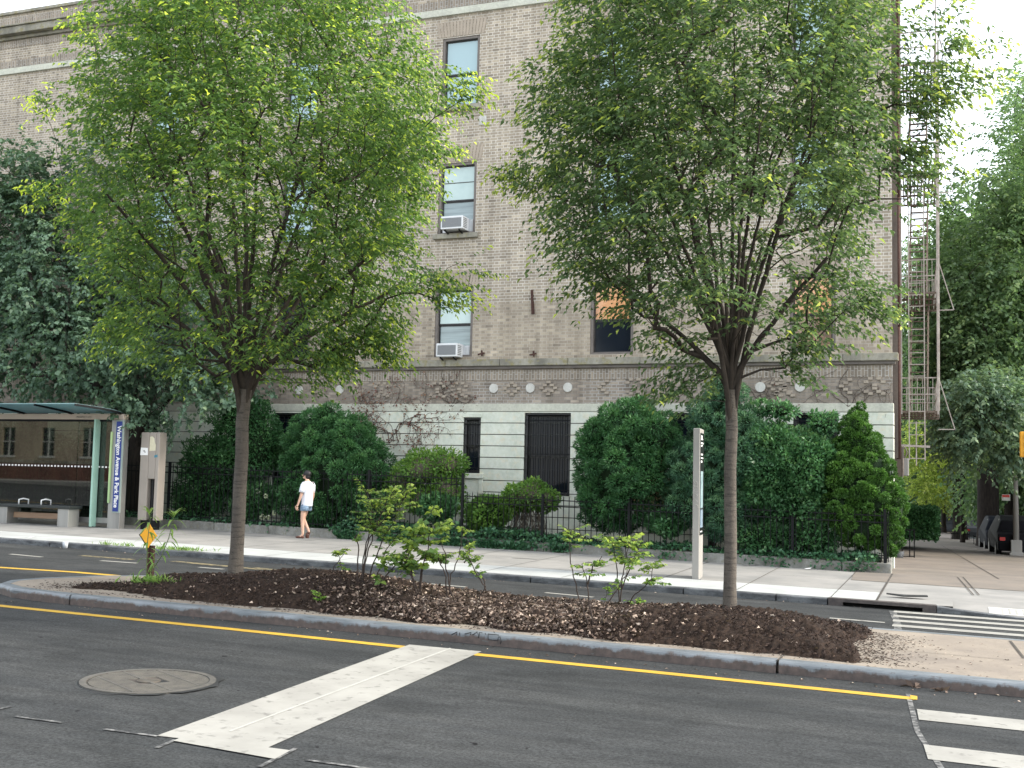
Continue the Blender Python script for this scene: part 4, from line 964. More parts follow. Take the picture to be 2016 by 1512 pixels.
# ---- dead vines on the wall
def vine(px, py, label, n, leafy=0, spread=60, seedv=1, up=1, curl=.35):
    r_ = np.random.default_rng(seedv); b = PY(px, py, YF-.03); ro = empty('climbing_vine', (b[0], YF-.03, b[2]), label, 'vine', 'vines climbing the facade'); m = MB(); LP = []; LD = []
    def br(p, a, L, w_, dep):
        pts = [p.copy()]
        for i in range(int(L/.07)):
            a += r_.normal(0, curl); p = p+np.array([math.sin(a)*.07, 0, math.cos(a)*.07*up]); p[1] = YF-.04 if ZB0 > p[2] else YF-.02; pts.append(p.copy())
            if r_.uniform() < .25 and dep < 3: br(p.copy(), a+r_.choice([-1, 1])*r_.uniform(.5, 1.3), L*.55, w_*.6, dep+1)
            if leafy and r_.uniform() < leafy: LP.append(p+np.array([0, -.03, 0])); LD.append((r_.normal(0, 1), -.5, -.6))
        if len(pts) > 1: m.tube(pts, [w_*(1-.7*i/len(pts)) for i in range(len(pts))], 4)
    for i in range(n): br(b+np.array([r_.normal(0, .1), 0, 0]), r_.uniform(-.9, .9), spread/38*r_.uniform(.6, 1.2), .012, 0)
    m.build('stem', M_vine, ro)
    if LP: leaves('leaf_cluster', np.array(LP), np.array(LD), L_red, ro, .06, .7, r_.uniform(0, 1, len(LP)))
M_vine = pmat('dry_vine_stem', (.15, .125, .105), (.09, .075, .065), 12, .9, .1)
vine(772, 870, 'thin reddish vine on the pale wall left of the narrow barred window', 4, .5, 62, 3)
vine(893, 800, 'bare grey vine fanning over the brick frieze below the white air conditioner', 4, .08, 34, 5)
vine(785, 800, 'short reddish vine on the frieze right of the left round bush', 2, .35, 34, 8)
vine(1500, 800, 'dead vine stems on the frieze left of the pale roundel behind the right tree', 4, .1, 45, 9)
vine(1670, 800, 'tangle of bare vine stems near the right end of the brick frieze', 4, 0, 52, 12)

# ============================================================ LOW WALL AND FENCES
lw = MB(); x = -48.
while x < -1.22:
    x1 = min(x+rng.uniform(1.6, 2.4), -1.12)
    lw.prism([(x+.006, 24.62), (x1-.006, 24.62), (x1-.006, 24.86), (x+.006, 24.86)], -.1, .20+rng.uniform(-.006, .006), lambda X_, Y_: float(sw(X_, 24.6))); x = x1
lw.prism([(-1.34, 24.88), (-1.12, 24.88), (-1.22, 27.0), (-1.44, 27.0)], -.1, .20, lambda X_, Y_: float(sw(X_, 24.6)))
o = lw.build('low_garden_wall', stainmat('old_granite_coping', (.27, .27, .255), (.12, .12, .11), (.20, .19, .15), 2.2, (1, 1, .8)), bevel=.015); tag(o, 'low weathered stone kerb wall running under the iron fence beside the pavement', 'wall')
def fence(x0, x1, h, label, yf=24.74, post_at=()):
    zg = lambda x: float(sw(x, 24.6))+.20
    r = empty('iron_fence', ((x0+x1)/2, yf, zg((x0+x1)/2)), label, 'fence', 'black iron fences in front of the garden')
    m = MB()
    for dz in (.10, h-.20, h-.06): m.bar((x0, yf, zg(x0)+dz), (x1, yf, zg(x1)+dz), .035, .022)
    m.build('rails', M_iron, r)
    m = MB(); x = x0+.06
    while x < x1: z = zg(x); m.bar((x, yf, z+.02), (x, yf, z+h), .015); m.add([(x-.012, yf, z+h), (x, yf-.012, z+h), (x+.012, yf, z+h), (x, yf+.012, z+h), (x, yf, z+h+.06)], [(0, 1, 4), (1, 2, 4), (2, 3, 4), (3, 0, 4)]); x += .132
    m.build('pickets', M_iron, r)
    for x in post_at: m = MB(); z = zg(x); m.box(x-.028, x+.028, yf-.028, yf+.028, z-.02, z+h+.07); m.build('post', M_iron, r)
XP = PY(910, 1000, 24.74)[0]
fence(-34, XP-.05, 1.42, 'taller black iron picket fence on the left, running behind the shelter, person and yew', post_at=(-31, -28, -25, -21.9, -19.0, PY(725, 1000, 24.74)[0], XP))
fence(XP+.06, -1.18, 1.02, 'lower black iron picket fence on the right, in front of the vine bush and conifers', post_at=(PY(1068, 1020, 24.74)[0], PY(1238, 1030, 24.74)[0], -3.1, -1.25))
r = empty('iron_fence', (-1.2, 26, .36), 'short black iron return fence turning the garden corner beside the side street', 'fence', 'black iron fences in front of the garden')
m = MB(); 
for dz in (.1, .96): m.bar((-1.22, 24.8, .36+dz), (-1.32, 27, .36+dz), .03)
m.build('rails', M_iron, r); m = MB()
for i in range(17): m.bar((-1.22-.006*i, 24.85+i*.13, .36), (-1.22-.006*i, 24.85+i*.13, 1.38), .015)
m.build('pickets', M_iron, r)

# ============================================================ BUS SHELTER
YT = 23.2; tb = GZ(225, 1043, .14); tx = PY(225, 1043, YT)[0]; tz = float(sw(tx, YT))
sh = empty('bus_shelter', (tx-3, YT+.3, tz), 'glass bus shelter with frosted roof, steel frame and tall blue street name panel', 'bus shelter')
top_z = PY(247, 826, YT)[2]
x0 = PY(211, 1040, YT)[0]; x1 = PY(235, 1043, YT)[0]; 
m = MB(); m.box(x0, x1, YT-.02, YT+.18, tz-.1, top_z); m.build('end_post', M_steel, sh, bevel=.01)
bx0, bx1 = x0+.15, x1-.01; bz0 = PY(222, 1009, YT)[2]
m = MB(); m.box(bx0-.0, bx1+.03, YT-.045, YT-.021, bz0, top_z-.02); nm = m.build('name_panel_frame', M_pale2 if 'M_pale2' in globals() else pmat('grey_green_aluminium', (.30, .36, .34), (.24, .30, .28), 3, .45, .05), sh)
m = MB(); m.box(bx0+.02, bx1-.02, YT-.052, YT-.044, bz0+.03, top_z-.05); m.build('name_panel', M_blue, sh)
TEXTS = []
def text(s, loc, size, mat, parent, rot=(R(90), 0, 0), name='lettering', ext=.002, align='LEFT', sx=1.0, bold=0.):
    c = bpy.data.curves.new(name, 'FONT'); c.body = s; c.size = size; c.extrude = ext; c.align_x = align; c.offset = bold; c.materials.append(mat)
    o = bpy.data.objects.new(name, c); C.objects.link(o); o.parent = parent; o.location = np.array(loc)-LOC[parent.name]; o.rotation_euler = rot; o.scale = (sx, 1, 1); return o
tt_ = text('Washington Avenue & Park Place', ((bx0+bx1)/2-.045, YT-.056, top_z-.16), .17, M_wtext, sh, (R(90), R(90), 0), 'street_name_lettering', bold=.004)
bpy.context.view_layer.update(); Lt = tt_.dimensions[0]; want = (top_z-.16)-(bz0+.12); tt_.scale = (want/Lt, 1, 1)
TEXTS.append(tt_)
# back glass, rails and fins
gx0 = -34; zb = tz+.25; zt = PY(200, 826, YT)[2]
zf_ = lambda x: float(sw(x, YT))
m = MB(); xs = [-26.6, -25.05, -23.5, PY(152, 900, YT+.05)[0], x0-.02]
for a, b in zip(xs[:-1], xs[1:]): m = MB(); m.box(a+.008, b-.008, YT+.06, YT+.075, zb, zt); m.build('glass_panel', M_sglass, sh)
m = MB()
for i in range(64):
    x = -26.3+i*.108
    if x < x0: m.box(x, x+.05, YT+.05, YT+.058, PY(100, 917, YT)[2]-.02, PY(100, 917, YT)[2]+.02)
m.build('dot_band', M_wtext, sh)
m = MB(); m.box(-26.6, x0, YT+.04, YT+.10, zb-.13, zb); m.build('bottom_rail', M_steel, sh)
m = MB(); beam0 = PY(200, 826, YT)[2]; beam1 = PY(200, 815, YT)[2]
m.box(-30, x1-.02, YT-.02, YT+.16, beam0, beam1); m.build('roof_beam', pmat('beige_roof_beam', (.50, .41, .34), (.40, .34, .29), 1, .5, .05, stretch=(.3, 1, 1)), sh, bevel=.008)
m = MB(); m.box(-30, x1-.02, YT+.0, YT+.14, beam0-.05, beam0-.003); m.build('dark_beam_strip', M_iron, sh)  # dark strip along the underside of the roof beam
text('PROSPECT HTS', (PY(152, 823, YT)[0], YT-.028, PY(152, 823, YT)[2]), .07, M_gtext, sh, name='beam_lettering', ext=.001)
TEXTS.append([o for o in sh.children if o.name == 'beam_lettering'][0])
bpy.context.view_layer.update(); dg_ = bpy.context.evaluated_depsgraph_get()
for t_ in TEXTS:
    me_ = bpy.data.meshes.new_from_object(t_.evaluated_get(dg_)); nm_ = t_.name; n_ = bpy.data.objects.new(nm_+'_mesh', me_); C.objects.link(n_); n_.parent = t_.parent; n_.location = t_.location; n_.rotation_euler = t_.rotation_euler; n_.scale = t_.scale; bpy.data.objects.remove(t_); n_.name = nm_; LOC[nm_] = LOC[n_.parent.name]
# curved roof reaching over the pavement
m = MB(); mr = MB(); nr = 7; zfr = PY(140, 797, YT-1.25)[2]
prof_ = [(YT+.05-1.35*t, beam1+.02+(zfr-beam1)*(t**.75)) for t in np.linspace(0, 1, nr)]
xr = [x1-.1-.55*max(0, t-.35)**1.2 for t in np.linspace(0, 1, nr)]
vs = []
for (y, z), xe in zip(prof_, xr): vs += [(-30, y, z), (xe, y, z), (xe, y, z+.02), (-30, y, z+.02)]
m.add(vs, [(i*4+j, i*4+(j+1) % 4, i*4+4+(j+1) % 4, i*4+4+j) for i in range(nr-1) for j in range(4)]); m.build('roof_glass', M_rglass, sh)
for q in range(6):
    xx = x1-.12-1.55*q; pts = [(min(xx, xe), y, z-.02) for (y, z), xe in zip(prof_, xr)]
    mr = MB()
    for a, b in zip(pts[:-1], pts[1:]): mr.bar(a, b, .045, .05)
    mr.build('roof_rib', M_iron, sh)
fx_ = PY(182, 900, YT-.15)[0]
m = MB(); m.box(fx_-.012, fx_+.045, YT-.14, YT+.04, zb-.22, zt); m.build('glass_fin', M_gedge, sh)
fx2 = PY(217, 900, YT-.05)[0]; m = MB(); m.box(fx2-.02, fx2+.03, YT-.055, YT-.02, PY(217, 990, YT)[2], PY(217, 850, YT)[2]); m.build('glass_edge', M_gedge2, sh)
# bench
YB = 22.85; b0 = PY(3, 1028, YB)[0]; b1 = PY(146, 1037, YB)[0]; zs = float(sw((b0+b1)/2, YB))
be = empty('shelter_bench', ((b0+b1)/2, YB, zs), 'long dark topped bench with steel block legs inside the bus shelter', 'bench')
m = MB(); m.box(b0-.02, b1+.02, YB-.22, YB+.24, zs+.43, zs+.50); m.build('seat', M_signb, be, bevel=.01)
for x in (b0, b1-.38): m = MB(); z_ = float(sw(x, YB)); m.box(x, x+.34, YB-.18, YB+.2, z_-.06, zs+.43); m.build('leg', M_steel, be, bevel=.008)
m = MB(); m.box(b0+.36, b1-.4, YB+.02, YB+.06, zs+.16, zs+.30); m.build('stretcher', M_wood, be)
for px in (43, 87): x = PY(px, 990, YB)[0]; m = MB(); m.tube([(x, YB-.1, zs+.5), (x, YB-.1, zs+.62), (x+.04, YB+.0, zs+.645), (x+.06, YB+.16, zs+.62), (x+.06, YB+.16, zs+.5)], .018, 8); m.build('armrest', M_acw, be, True)
# kiosk A (beige stele with dark slot)
YK = 23.5; ka = empty('advertising_stele', (PY(275, 1026, YK)[0]+.25, YK, float(sw(-19, YK))), 'beige stele with stickers and a dark vertical slot, right of the bus shelter', 'kiosk')
kx0, kx1 = PY(270, 1024, YK)[0], PY(307, 1024, YK)[0]; kz0, kz1 = PY(275, 1024, YK)[2], PY(278, 851, YK)[2]
sx0 = PY(290, 950, YK)[0]; sx1 = PY(303.5, 950, YK)[0]; sz = PY(295, 943, YK)[2]
m = MB(); Yb_ = YK+.28
m.box(kx0, sx0, YK, Yb_, kz0, kz1); m.box(sx1, kx1, YK, Yb_, kz0, kz1); m.box(sx0, sx1, YK, Yb_, sz, kz1); m.build('casing', M_tan, ka, bevel=.02)
m = MB(); m.box(sx0+.002, sx1-.002, YK+.14, YK+.2, kz0+.02, sz-.002); m.bar(((sx0+sx1)/2, YK+.1, kz0+.03), ((sx0+sx1)/2, YK+.1, sz-.01), .035); m.build('slot', M_blackp, ka)
m = MB(); m.box(kx0+.06, kx1-.06, YK+.06, Yb_-.06, float(sw(kx0, YK))-.05, kz0); m.build('plinth', M_iron, ka)
def sticker(m_, pxs, mat, name):
    m = MB(); pp = [PY(x, y, YK-.003) for x, y in pxs]; n = len(pp); m.add([tuple(p) for p in pp]+[(p[0], p[1]+.002, p[2]) for p in pp], [tuple(range(n))]+[(i, (i+1) % n, n+(i+1) % n, n+i) for i in range(n)]); m.build(name, mat, ka)
sticker(0, [(295.5, 860), (300, 859), (304, 863), (305, 871), (307, 877), (306, 887), (294, 888)], pmat('torn_cream_paper', (.66, .62, .47), (.58, .54, .40), 9, .8, .1), 'torn_paper')
sticker(0, [(277.5, 881), (291, 882), (291, 896), (276, 896)], M_wtext, 'sticker'); sticker(0, [(304, 896), (310, 895), (310, 900), (303.5, 901)], pmat('teal_sticker', (.06, .24, .32), (.05, .2, .28), 4, .6, 0), 'sticker')
mm = MB(); c0 = PY(284, 889, YK-.008); mm.tube([c0+np.array([.05*math.sin(q*1.3)*(.4+q*.08), 0, .045*math.cos(q*1.7)*(.4+q*.05)]) for q in range(9)], .004, 4); mm.build('sticker_doodle', M_gtext, ka)
# kiosk B (wayfinding totem seen edge on)
kb0 = GZ(1373, 1140, .12, SL); YQ = float(kb0[1]); zq = float(sw(-4.3, YQ))
kb = empty('wayfinding_totem', (kb0[0], YQ, zq), 'tall pale grey wayfinding totem seen nearly edge on, standing left of the right median tree', 'kiosk')
w1 = PY(1377, 1000, YQ)[0]; w0 = PY(1363.5, 1000, YQ)[0]; w2 = PY(1384, 1000, YQ+.6)[0]; ztop = PY(1372, 843, YQ)[2]
m = MB(); m.prism([(w0, YQ), (w1, YQ), (w2, YQ+.62), (w0+(w2-w1), YQ+.62)], zq-.1, ztop); m.build('casing', M_pale, kb, bevel=.012)
def side(t, off=.006): return np.array([w1+(w2-w1)*t+off, YQ+.62*t])
def sidebox(t0, t1, z0, z1, mat, name, off=.006):
    m = MB(); a, b = side(t0, off), side(t1, off); m.prism([(a[0]-off, a[1]), (a[0], a[1]), (b[0], b[1]), (b[0]-off, b[1])], z0, z1); m.build(name, mat, kb)
zz = lambda py: PY(1380, py, YQ+.3)[2]
sidebox(.06, 1, zz(1053), zz(853), M_blackp, 'information_panel')
sidebox(.12, .7, zz(1000), zz(928), pmat('pale_map_sheet', (.30, .40, .42), (.18, .27, .30), 6, .4, 0), 'map', .012)
sidebox(.12, .7, zz(1038), zz(1003), pmat('blue_grey_map_sheet', (.26, .33, .40), (.16, .22, .29), 6, .4, 0), 'map', .012)
for i, (py, h) in enumerate(((860, 4), (865, 3), (873, 3), (878, 3), (895, 3), (902, 2), (909, 4), (1046, 2))): sidebox(.15, .45+.12*(i % 3), zz(py+h/2), zz(py-h/2), M_wtext, 'lettering', .012)
mm = MB()
for k, (px, py) in enumerate(((1369, 950), (1369, 957), (1370, 966), (1371, 975), (1369, 985), (1371, 996))): c = PY(px, py, YQ-.004); mm.tube([c+np.array([.035*math.sin(q+k), 0, .03*math.cos(q*1.3+k)]) for q in range(5)], .005, 4)
mm.build('graffiti', pmat('faint_grey_marker', (.40, .38, .36), (.36, .34, .32), 4, .7, 0), kb)
m = MB(); m.box(w0+.02, w1+.05, YQ-.05, YQ+.0, zq-.02, zq+.01); m.build('base_plate', M_steel, kb)
# ---- median object marker
ms_ = PY(290, 1140, 13.9); zg_ = float(mulch_h(np.array([ms_[0]]), np.array([13.9]))[0]+gz(ms_[0], 13.9))
sg = empty('diamond_marker_sign', (ms_[0], 13.9, zg_), 'small yellow diamond marker sign on a dark post behind the weeds at the median tip', 'sign')
c = PY(293, 1054, 13.9); dx = abs(PY(312, 1054, 13.9)[0]-PY(276, 1054, 13.9)[0])/2; dz = (PY(293, 1027, 13.9)[2]-PY(293, 1081, 13.9)[2])/2
def rdia(m, cx_, cz_, rx, rz, ya, yb, sh_=0):
    pts = []
    for k in range(4):
        a = k*math.pi/2
        for d in (-.22, 0, .22):
            e = 1-abs(d)*1.1 if d else .93; p = (math.cos(a+d*.75)*e*(1 if d == 0 else 1.02), math.sin(a+d*.75)*e); pts.append((cx_+p[0]*rx, cz_+p[1]*rz))
    n = len(pts); m.add([(x+sh_*(0), ya, z) for x, z in pts]+[(x+sh_, yb, z) for x, z in pts], [tuple(range(n)), tuple(range(n, 2*n))[::-1]]+[(i, n+i, n+(i+1) % n, (i+1) % n) for i in range(n)])
m = MB(); rdia(m, c[0]-.03, c[2], dx*1.02, dz*1.03, 13.905, 14.02, -.07); m.build('backing', M_signb, sg)
m = MB(); rdia(m, c[0], c[2], dx, dz, 13.895, 13.903); m.build('reflective_face', M_sign, sg)
m = MB(); m.box(ms_[0]-.05, ms_[0]-.015, 13.93, 13.97, zg_-.1, c[2]-.15); m.box(ms_[0]+.015, ms_[0]+.06, 13.93, 13.97, zg_-.1, c[2]-.15); m.box(ms_[0]-.015, ms_[0]+.015, 13.945, 13.955, zg_-.1, c[2]-.15); m.build('post', M_rust, sg)
# ---- litter
c = GZ(177, 1076, 0); cu = MB(); n = 14
for rr_, zz_ in ((0, 0),): cu.tube([(c[0], 18.9, c[2]), (c[0], 18.9, c[2]+.13)], [.045, .058], 14, True)
o = cu.build('paper_cup', pmat('grey_white_paper', (.45, .48, .52), (.36, .39, .43), 6, .7, 0), None, True); tag(o, 'pale paper cup standing in the gutter right of the bus shelter', 'cup')
c = GZ(925, 1263, 0); m = MB(); m.ball((c[0], c[1], c[2]+.02), .03, .025, .02); o = m.build('orange_peel', pmat('orange_skin', (.75, .28, .12), (.6, .2, .1), 5, .6, .1), None, True); tag(o, 'small orange scrap in the gutter between the yellow line and kerb', 'litter')
for (x, y, lab, sz) in ((1085, 1278, 'curled brown leaf lying against the near median kerb, centre of picture', .13), (1855, 1362, 'dry leaf in the gutter near the right end of the yellow line', .08), (1800, 1354, 'dry curled leaf at the foot of the kerb above the chalk line end', .09), (1220, 1292, 'brown twig and leaf scrap in the gutter below the middle shrub', .09)):
    c = GZ(x, y, 0); P = c+rng.normal(0, .02, (7, 3))*np.array([1.5, .6, 0])+np.array([0, 0, .015]); o = leaves('fallen_leaf', P, rng.normal(0, 1, (7, 3))*np.array([1, 1, .25]), L_dry, None, sz, .5, rng.uniform(.1, .6, 7), rnd=.6, up=.8); tag(o, lab, 'leaf', 'fallen leaves in the gutter')
for (x, y, lab) in ((296, 1062, 'x'),): pass
for (x, y, lab) in ((573, 1047, 'white paper scrap on the pavement just left of the walking person'), (1385, 1103, 'white scrap beside the foot of the wayfinding totem'), (1590, 1123, 'pale litter on the pavement below the conifers'), (60, 1058, 'pale scrap on the far kerb in front of the shelter bench')):
    c = GZ(x, y, .12); m = MB(); m.add([(c[0]+dx_, c[1]+dy_, float(sw(c[0], c[1]))+.01+dz_) for dx_, dy_, dz_ in ((-.07, -.03, 0), (.05, -.05, .01), (.08, .04, .03), (-.03, .05, .015))], [(0, 1, 2, 3)]); o = m.build('paper_scrap', M_wtext); tag(o, lab, 'litter', 'paper scraps on the pavement')

# ============================================================ VEGETATION
def BL(cx, cy, rx, rz, Y, ry=None, amp=.14):
    if 25.3 <= Y <= 26.1: Y -= .25
    c = PY(cx, cy, Y); s = F/float((c-np.array([0, 0, ZC]))@CF); return (c, (rx/s, (ry if ry else rx/s*.9), rz/s), amp)
tl = [(.0, 25, 40), (.2, 150, 190), (.45, 220, 250), (.9, 270, 290), (1.7, 360, 385), (2.4, 395, 385), (3.1, 360, 400), (3.9, 355, 440), (4.6, 355, 395), (5.3, 350, 350), (6., 290, 230), (6.7, 160, 140), (7.1, 30, 30)]
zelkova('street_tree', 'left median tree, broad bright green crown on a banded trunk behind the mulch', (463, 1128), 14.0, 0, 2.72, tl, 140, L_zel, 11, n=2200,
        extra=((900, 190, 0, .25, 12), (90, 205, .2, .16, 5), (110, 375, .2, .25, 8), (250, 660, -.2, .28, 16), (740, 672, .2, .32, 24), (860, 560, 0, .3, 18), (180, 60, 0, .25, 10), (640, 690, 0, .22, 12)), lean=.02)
tr_ = [(.2, 20, 60), (.4, 70, 130), (.6, 170, 170), (.8, 260, 200), (1.0, 310, 210), (1.5, 340, 235), (2.1, 370, 265), (2.75, 400, 315), (3.4, 400, 335), (4., 395, 345), (4.6, 395, 310), (5.2, 350, 250), (5.8, 220, 150), (6.2, 40, 40)]
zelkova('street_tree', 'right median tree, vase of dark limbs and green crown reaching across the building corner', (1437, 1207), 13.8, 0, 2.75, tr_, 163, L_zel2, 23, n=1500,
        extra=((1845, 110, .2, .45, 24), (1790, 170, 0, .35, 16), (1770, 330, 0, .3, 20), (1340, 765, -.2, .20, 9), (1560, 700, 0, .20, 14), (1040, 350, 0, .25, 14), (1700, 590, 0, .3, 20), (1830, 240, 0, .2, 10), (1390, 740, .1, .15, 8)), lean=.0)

def backtree(name, label, trunk_px, Y, trunk_r, crown, n_t, lpt, mat, lsize, seed, group=None, fork_z=3.0, r0=None, twig=.6, leafw=.6, tint=.4, bark=None, nper=12, hbase=None):
    global rng; rng = np.random.default_rng(seed); b = PY(trunk_px[0], trunk_px[1], Y); gzv = float(gz(b[0], Y)) if hbase is None else hbase
    base = np.array([b[0], Y, gzv-.1]); root = empty(name, tuple(base), label, 'tree', group)
    P = []; wt = np.array([c[1][0]*c[1][1]*c[1][2] for c in crown]); cn = np.maximum((n_t*wt/wt.sum()).astype(int), 5)
    for i, (c, k) in enumerate(zip(crown, cn)):
        p, d = blob_pts(c[0], c[1], k, .25, c[2], 2.5/max(c[1][0], .5), seed+i); P.append(p)
    P = np.concatenate(P); P = P[(vnoise(P, 3.0/max(lsize*12, .5), seed) > -.55) & (P[:, 2] > gzv+1.2)]
    fork = base+np.array([0, 0, fork_z]); cm = np.average([c[0] for c in crown], axis=0, weights=wt)
    limbs = [((P[i]*.6+np.array(fork)*.4), (-1, 5)[i % 2]) for i in rng.choice(len(P), 7, replace=False)]
    limbs = [(l if l[2] > fork[2]+.3 else l+np.array([0, 0, fork[2]+.6-l[2]]), k) for l, k in limbs]
    pos, par, rad, tips = grow(base, fork, limbs, P, trunk_r, rmin=.006 if trunk_r < .23 else .015, step=.5 if trunk_r < .23 else 1., lean=.1)
    rad = np.minimum(rad, trunk_r*1.3); rad[7:] = np.minimum(rad[7:], trunk_r*.5)
    bk = bark or M_bark2
    skeleton_mesh('trunk', pos[:7], par[:7], rad[:7], bk, root); pp = list(par)
    for i in range(7): pp[i] = -1
    skeleton_mesh('branches', pos, pp, rad, bk, root)
    out = pos[tips]-cm; out[:, 2] *= .4; out /= np.linalg.norm(out, axis=1)[:, None]+1e-9; A = []; B = []
    for q in range(lpt):
        d = out+rng.normal(0, .8, out.shape); d /= np.linalg.norm(d, axis=1)[:, None]; A.append(pos[tips]+rng.normal(0, twig*.35, out.shape)); B.append(d)
    A = np.concatenate(A); B = np.concatenate(B)
    spray_leaves('crown', A, B, nper, twig, mat, root, lsize, leafw, .3, lambda P_, s: tint+.17*rng.normal(0, 1, len(P_))+.10*vnoise(P_, 2., seed))
    return root
backtree('garden_tree', 'dark blue green maple spreading in front of the building at far left, above the shelter', (262, 1000), 25.9, .22,
         [BL(120, 560, 190, 200, 25.0, 1.9, .2), BL(330, 640, 190, 150, 24.7, 1.9, .2), BL(70, 380, 110, 110, 25.2, 1.4, .2), BL(-60, 500, 170, 220, 25, 1.9, .2), BL(180, 720, 180, 70, 24.0, 1.7, .2), BL(430, 760, 100, 70, 24.6, 1.3, .2), BL(270, 790, 90, 50, 23.9, 1.0, .2), BL(215, 330, 90, 90, 25.4, 1.2, .2), BL(20, 740, 130, 40, 24.4, 1.4, .2)],
         1500, 4, L_map, .135, 31, fork_z=2.6, twig=.45, leafw=.75)
# left dark understorey
shrub('garden_shrub', 'dark spreading shrub behind the fence left of the left median trunk', [BL(420, 930, 75, 75, 25.9, .8), BL(385, 990, 50, 40, 25.7, .6), BL(500, 880, 70, 70, 26.0, .8), BL(480, 830, 70, 50, 25.9, .7)], L_yew, .085, .5, 15000, seed=2, tips=.0)
shrub('garden_shrub', 'dark low foliage mass behind the shelter glass at far left', [BL(60, 960, 110, 60, 26.0, .8), BL(-60, 900, 90, 110, 26.0, .8), BL(30, 890, 60, 60, 26.0, .7, .2), BL(215, 900, 50, 70, 26.0, .6, .2), BL(130, 930, 60, 70, 26., .6, .2)], L_yew, .09, .5, 16000, seed=3, tips=.0)
root = shrub('hydrangea_bush', 'low bush with round white flowers between the left trunk and walking person', [BL(505, 985, 36, 34, 25.6, .5), BL(480, 1000, 24, 22, 25.6, .4)], L_shr, .085, .6, 4200, seed=4)
for px, py, rr_ in ((492, 968, 5), (506, 969, 6), (488, 978, 4), (523, 977, 4), (484, 999, 4.5), (517, 1018, 5), (501, 984, 3.5), (540, 1010, 3.5), (528, 1018, 3)):
    c = PY(px, py, 25.08); k = 60; D_ = rng.normal(0, 1, (k, 3)); D_ /= np.linalg.norm(D_, axis=1)[:, None]
    leaves('flower_head', c+D_*rr_/77*.75, D_, L_white, root, .035, .9, rng.uniform(.4, 1, k))
shrub('yew_bush', 'big rounded dark green yew right behind the walking person', [BL(660, 935, 103, 118, 25.75, .95, .07), BL(625, 860, 62, 58, 25.8, .85, .09), BL(690, 870, 55, 52, 25.8, .8, .09), BL(600, 960, 55, 85, 25.75, .8, .08), BL(735, 930, 38, 60, 25.8, .6, .09), BL(640, 815, 30, 22, 25.8, .4, .15)], L_yew, .085, .26, 70000, seed=5, tips=.22, outward=1.4, tufts=150, tuft_r=.21, crease=.7)
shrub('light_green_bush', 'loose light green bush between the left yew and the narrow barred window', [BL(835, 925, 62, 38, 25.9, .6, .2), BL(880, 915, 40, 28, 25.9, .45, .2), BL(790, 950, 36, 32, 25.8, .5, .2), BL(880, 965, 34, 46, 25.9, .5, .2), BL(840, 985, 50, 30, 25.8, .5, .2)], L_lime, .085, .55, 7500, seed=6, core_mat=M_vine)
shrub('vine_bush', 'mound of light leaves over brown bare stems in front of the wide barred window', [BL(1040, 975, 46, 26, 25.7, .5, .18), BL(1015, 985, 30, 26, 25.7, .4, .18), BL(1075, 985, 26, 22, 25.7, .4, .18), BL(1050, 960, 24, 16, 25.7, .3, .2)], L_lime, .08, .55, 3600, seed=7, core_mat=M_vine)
ro = [o for o in C.objects if o.name.startswith('vine_bush')][0]
m = MB(); rg = np.random.default_rng(5)
for i in range(150):
    a = rg.uniform(0, 6.28); r_ = rg.uniform(.2, .62); c = PY(1042, 1000, 25.6); p = np.array([c[0]+math.cos(a)*r_*.95, 25.6+math.sin(a)*r_*.7, .35]); q = np.array([c[0]+math.cos(a)*r_*.6, 25.6+math.sin(a)*r_*.5, rg.uniform(1.1, 1.6)])
    m.tube([p, (p+q)/2+rg.normal(0, .08, 3), q], .006, 3)
m.build('bare_stems', M_vine, ro)
shrub('yew_bush', 'large lumpy yew with browned lower side between the wide barred window and the wayfinding totem', [BL(1222, 930, 88, 118, 25.7, .95, .07), BL(1240, 845, 66, 62, 25.8, .85, .1), BL(1180, 875, 42, 58, 25.7, .7, .1), BL(1300, 860, 40, 50, 25.8, .7, .12), BL(1255, 805, 28, 22, 25.8, .4, .2), BL(1185, 985, 48, 55, 25.6, .7, .08), BL(1285, 935, 38, 85, 25.8, .7, .1)], L_yew, .085, .28, 70000, seed=8, tips=.22, outward=1.4, tufts=150, tuft_r=.2, crease=.7)
shrub('pine_tree', 'dark billowy pine behind the wayfinding totem and right median trunk', [BL(1405, 835, 52, 62, 25.95, .7, .2), BL(1385, 925, 75, 70, 25.7, .85, .18), BL(1430, 780, 42, 45, 26.0, .6, .2), BL(1470, 900, 60, 90, 25.8, .8, .15), BL(1350, 990, 45, 48, 25.5, .6, .18), BL(1430, 1010, 60, 55, 25.5, .7, .15), BL(1460, 850, 40, 50, 25.9, .6, .15)], L_pine, .10, .18, 52000, cat='tree', seed=9, outward=1.0, tips=.35, trunk=.09, tufts=170, tuft_r=.17)
shrub('holly_bush', 'broad leafy dark shrub between the right median trunk and the clipped conifer', [BL(1555, 935, 84, 88, 25.7, .9, .14), BL(1520, 880, 50, 42, 25.8, .7, .2), BL(1600, 895, 44, 42, 25.8, .7, .2), BL(1570, 1000, 60, 55, 25.6, .7, .14), BL(1510, 960, 45, 60, 25.7, .7, .15)], L_shr, .085, .62, 32000, seed=10, tips=.15)
shrub('holly_bush', 'sparse upper sprays reaching over the stone band above the broad dark shrub', [BL(1530, 808, 38, 16, 25.9, .4, .3), BL(1500, 800, 24, 12, 25.9, .3, .3), BL(1620, 835, 30, 22, 25.9, .4, .3)], L_shr, .10, .6, 900, seed=11)
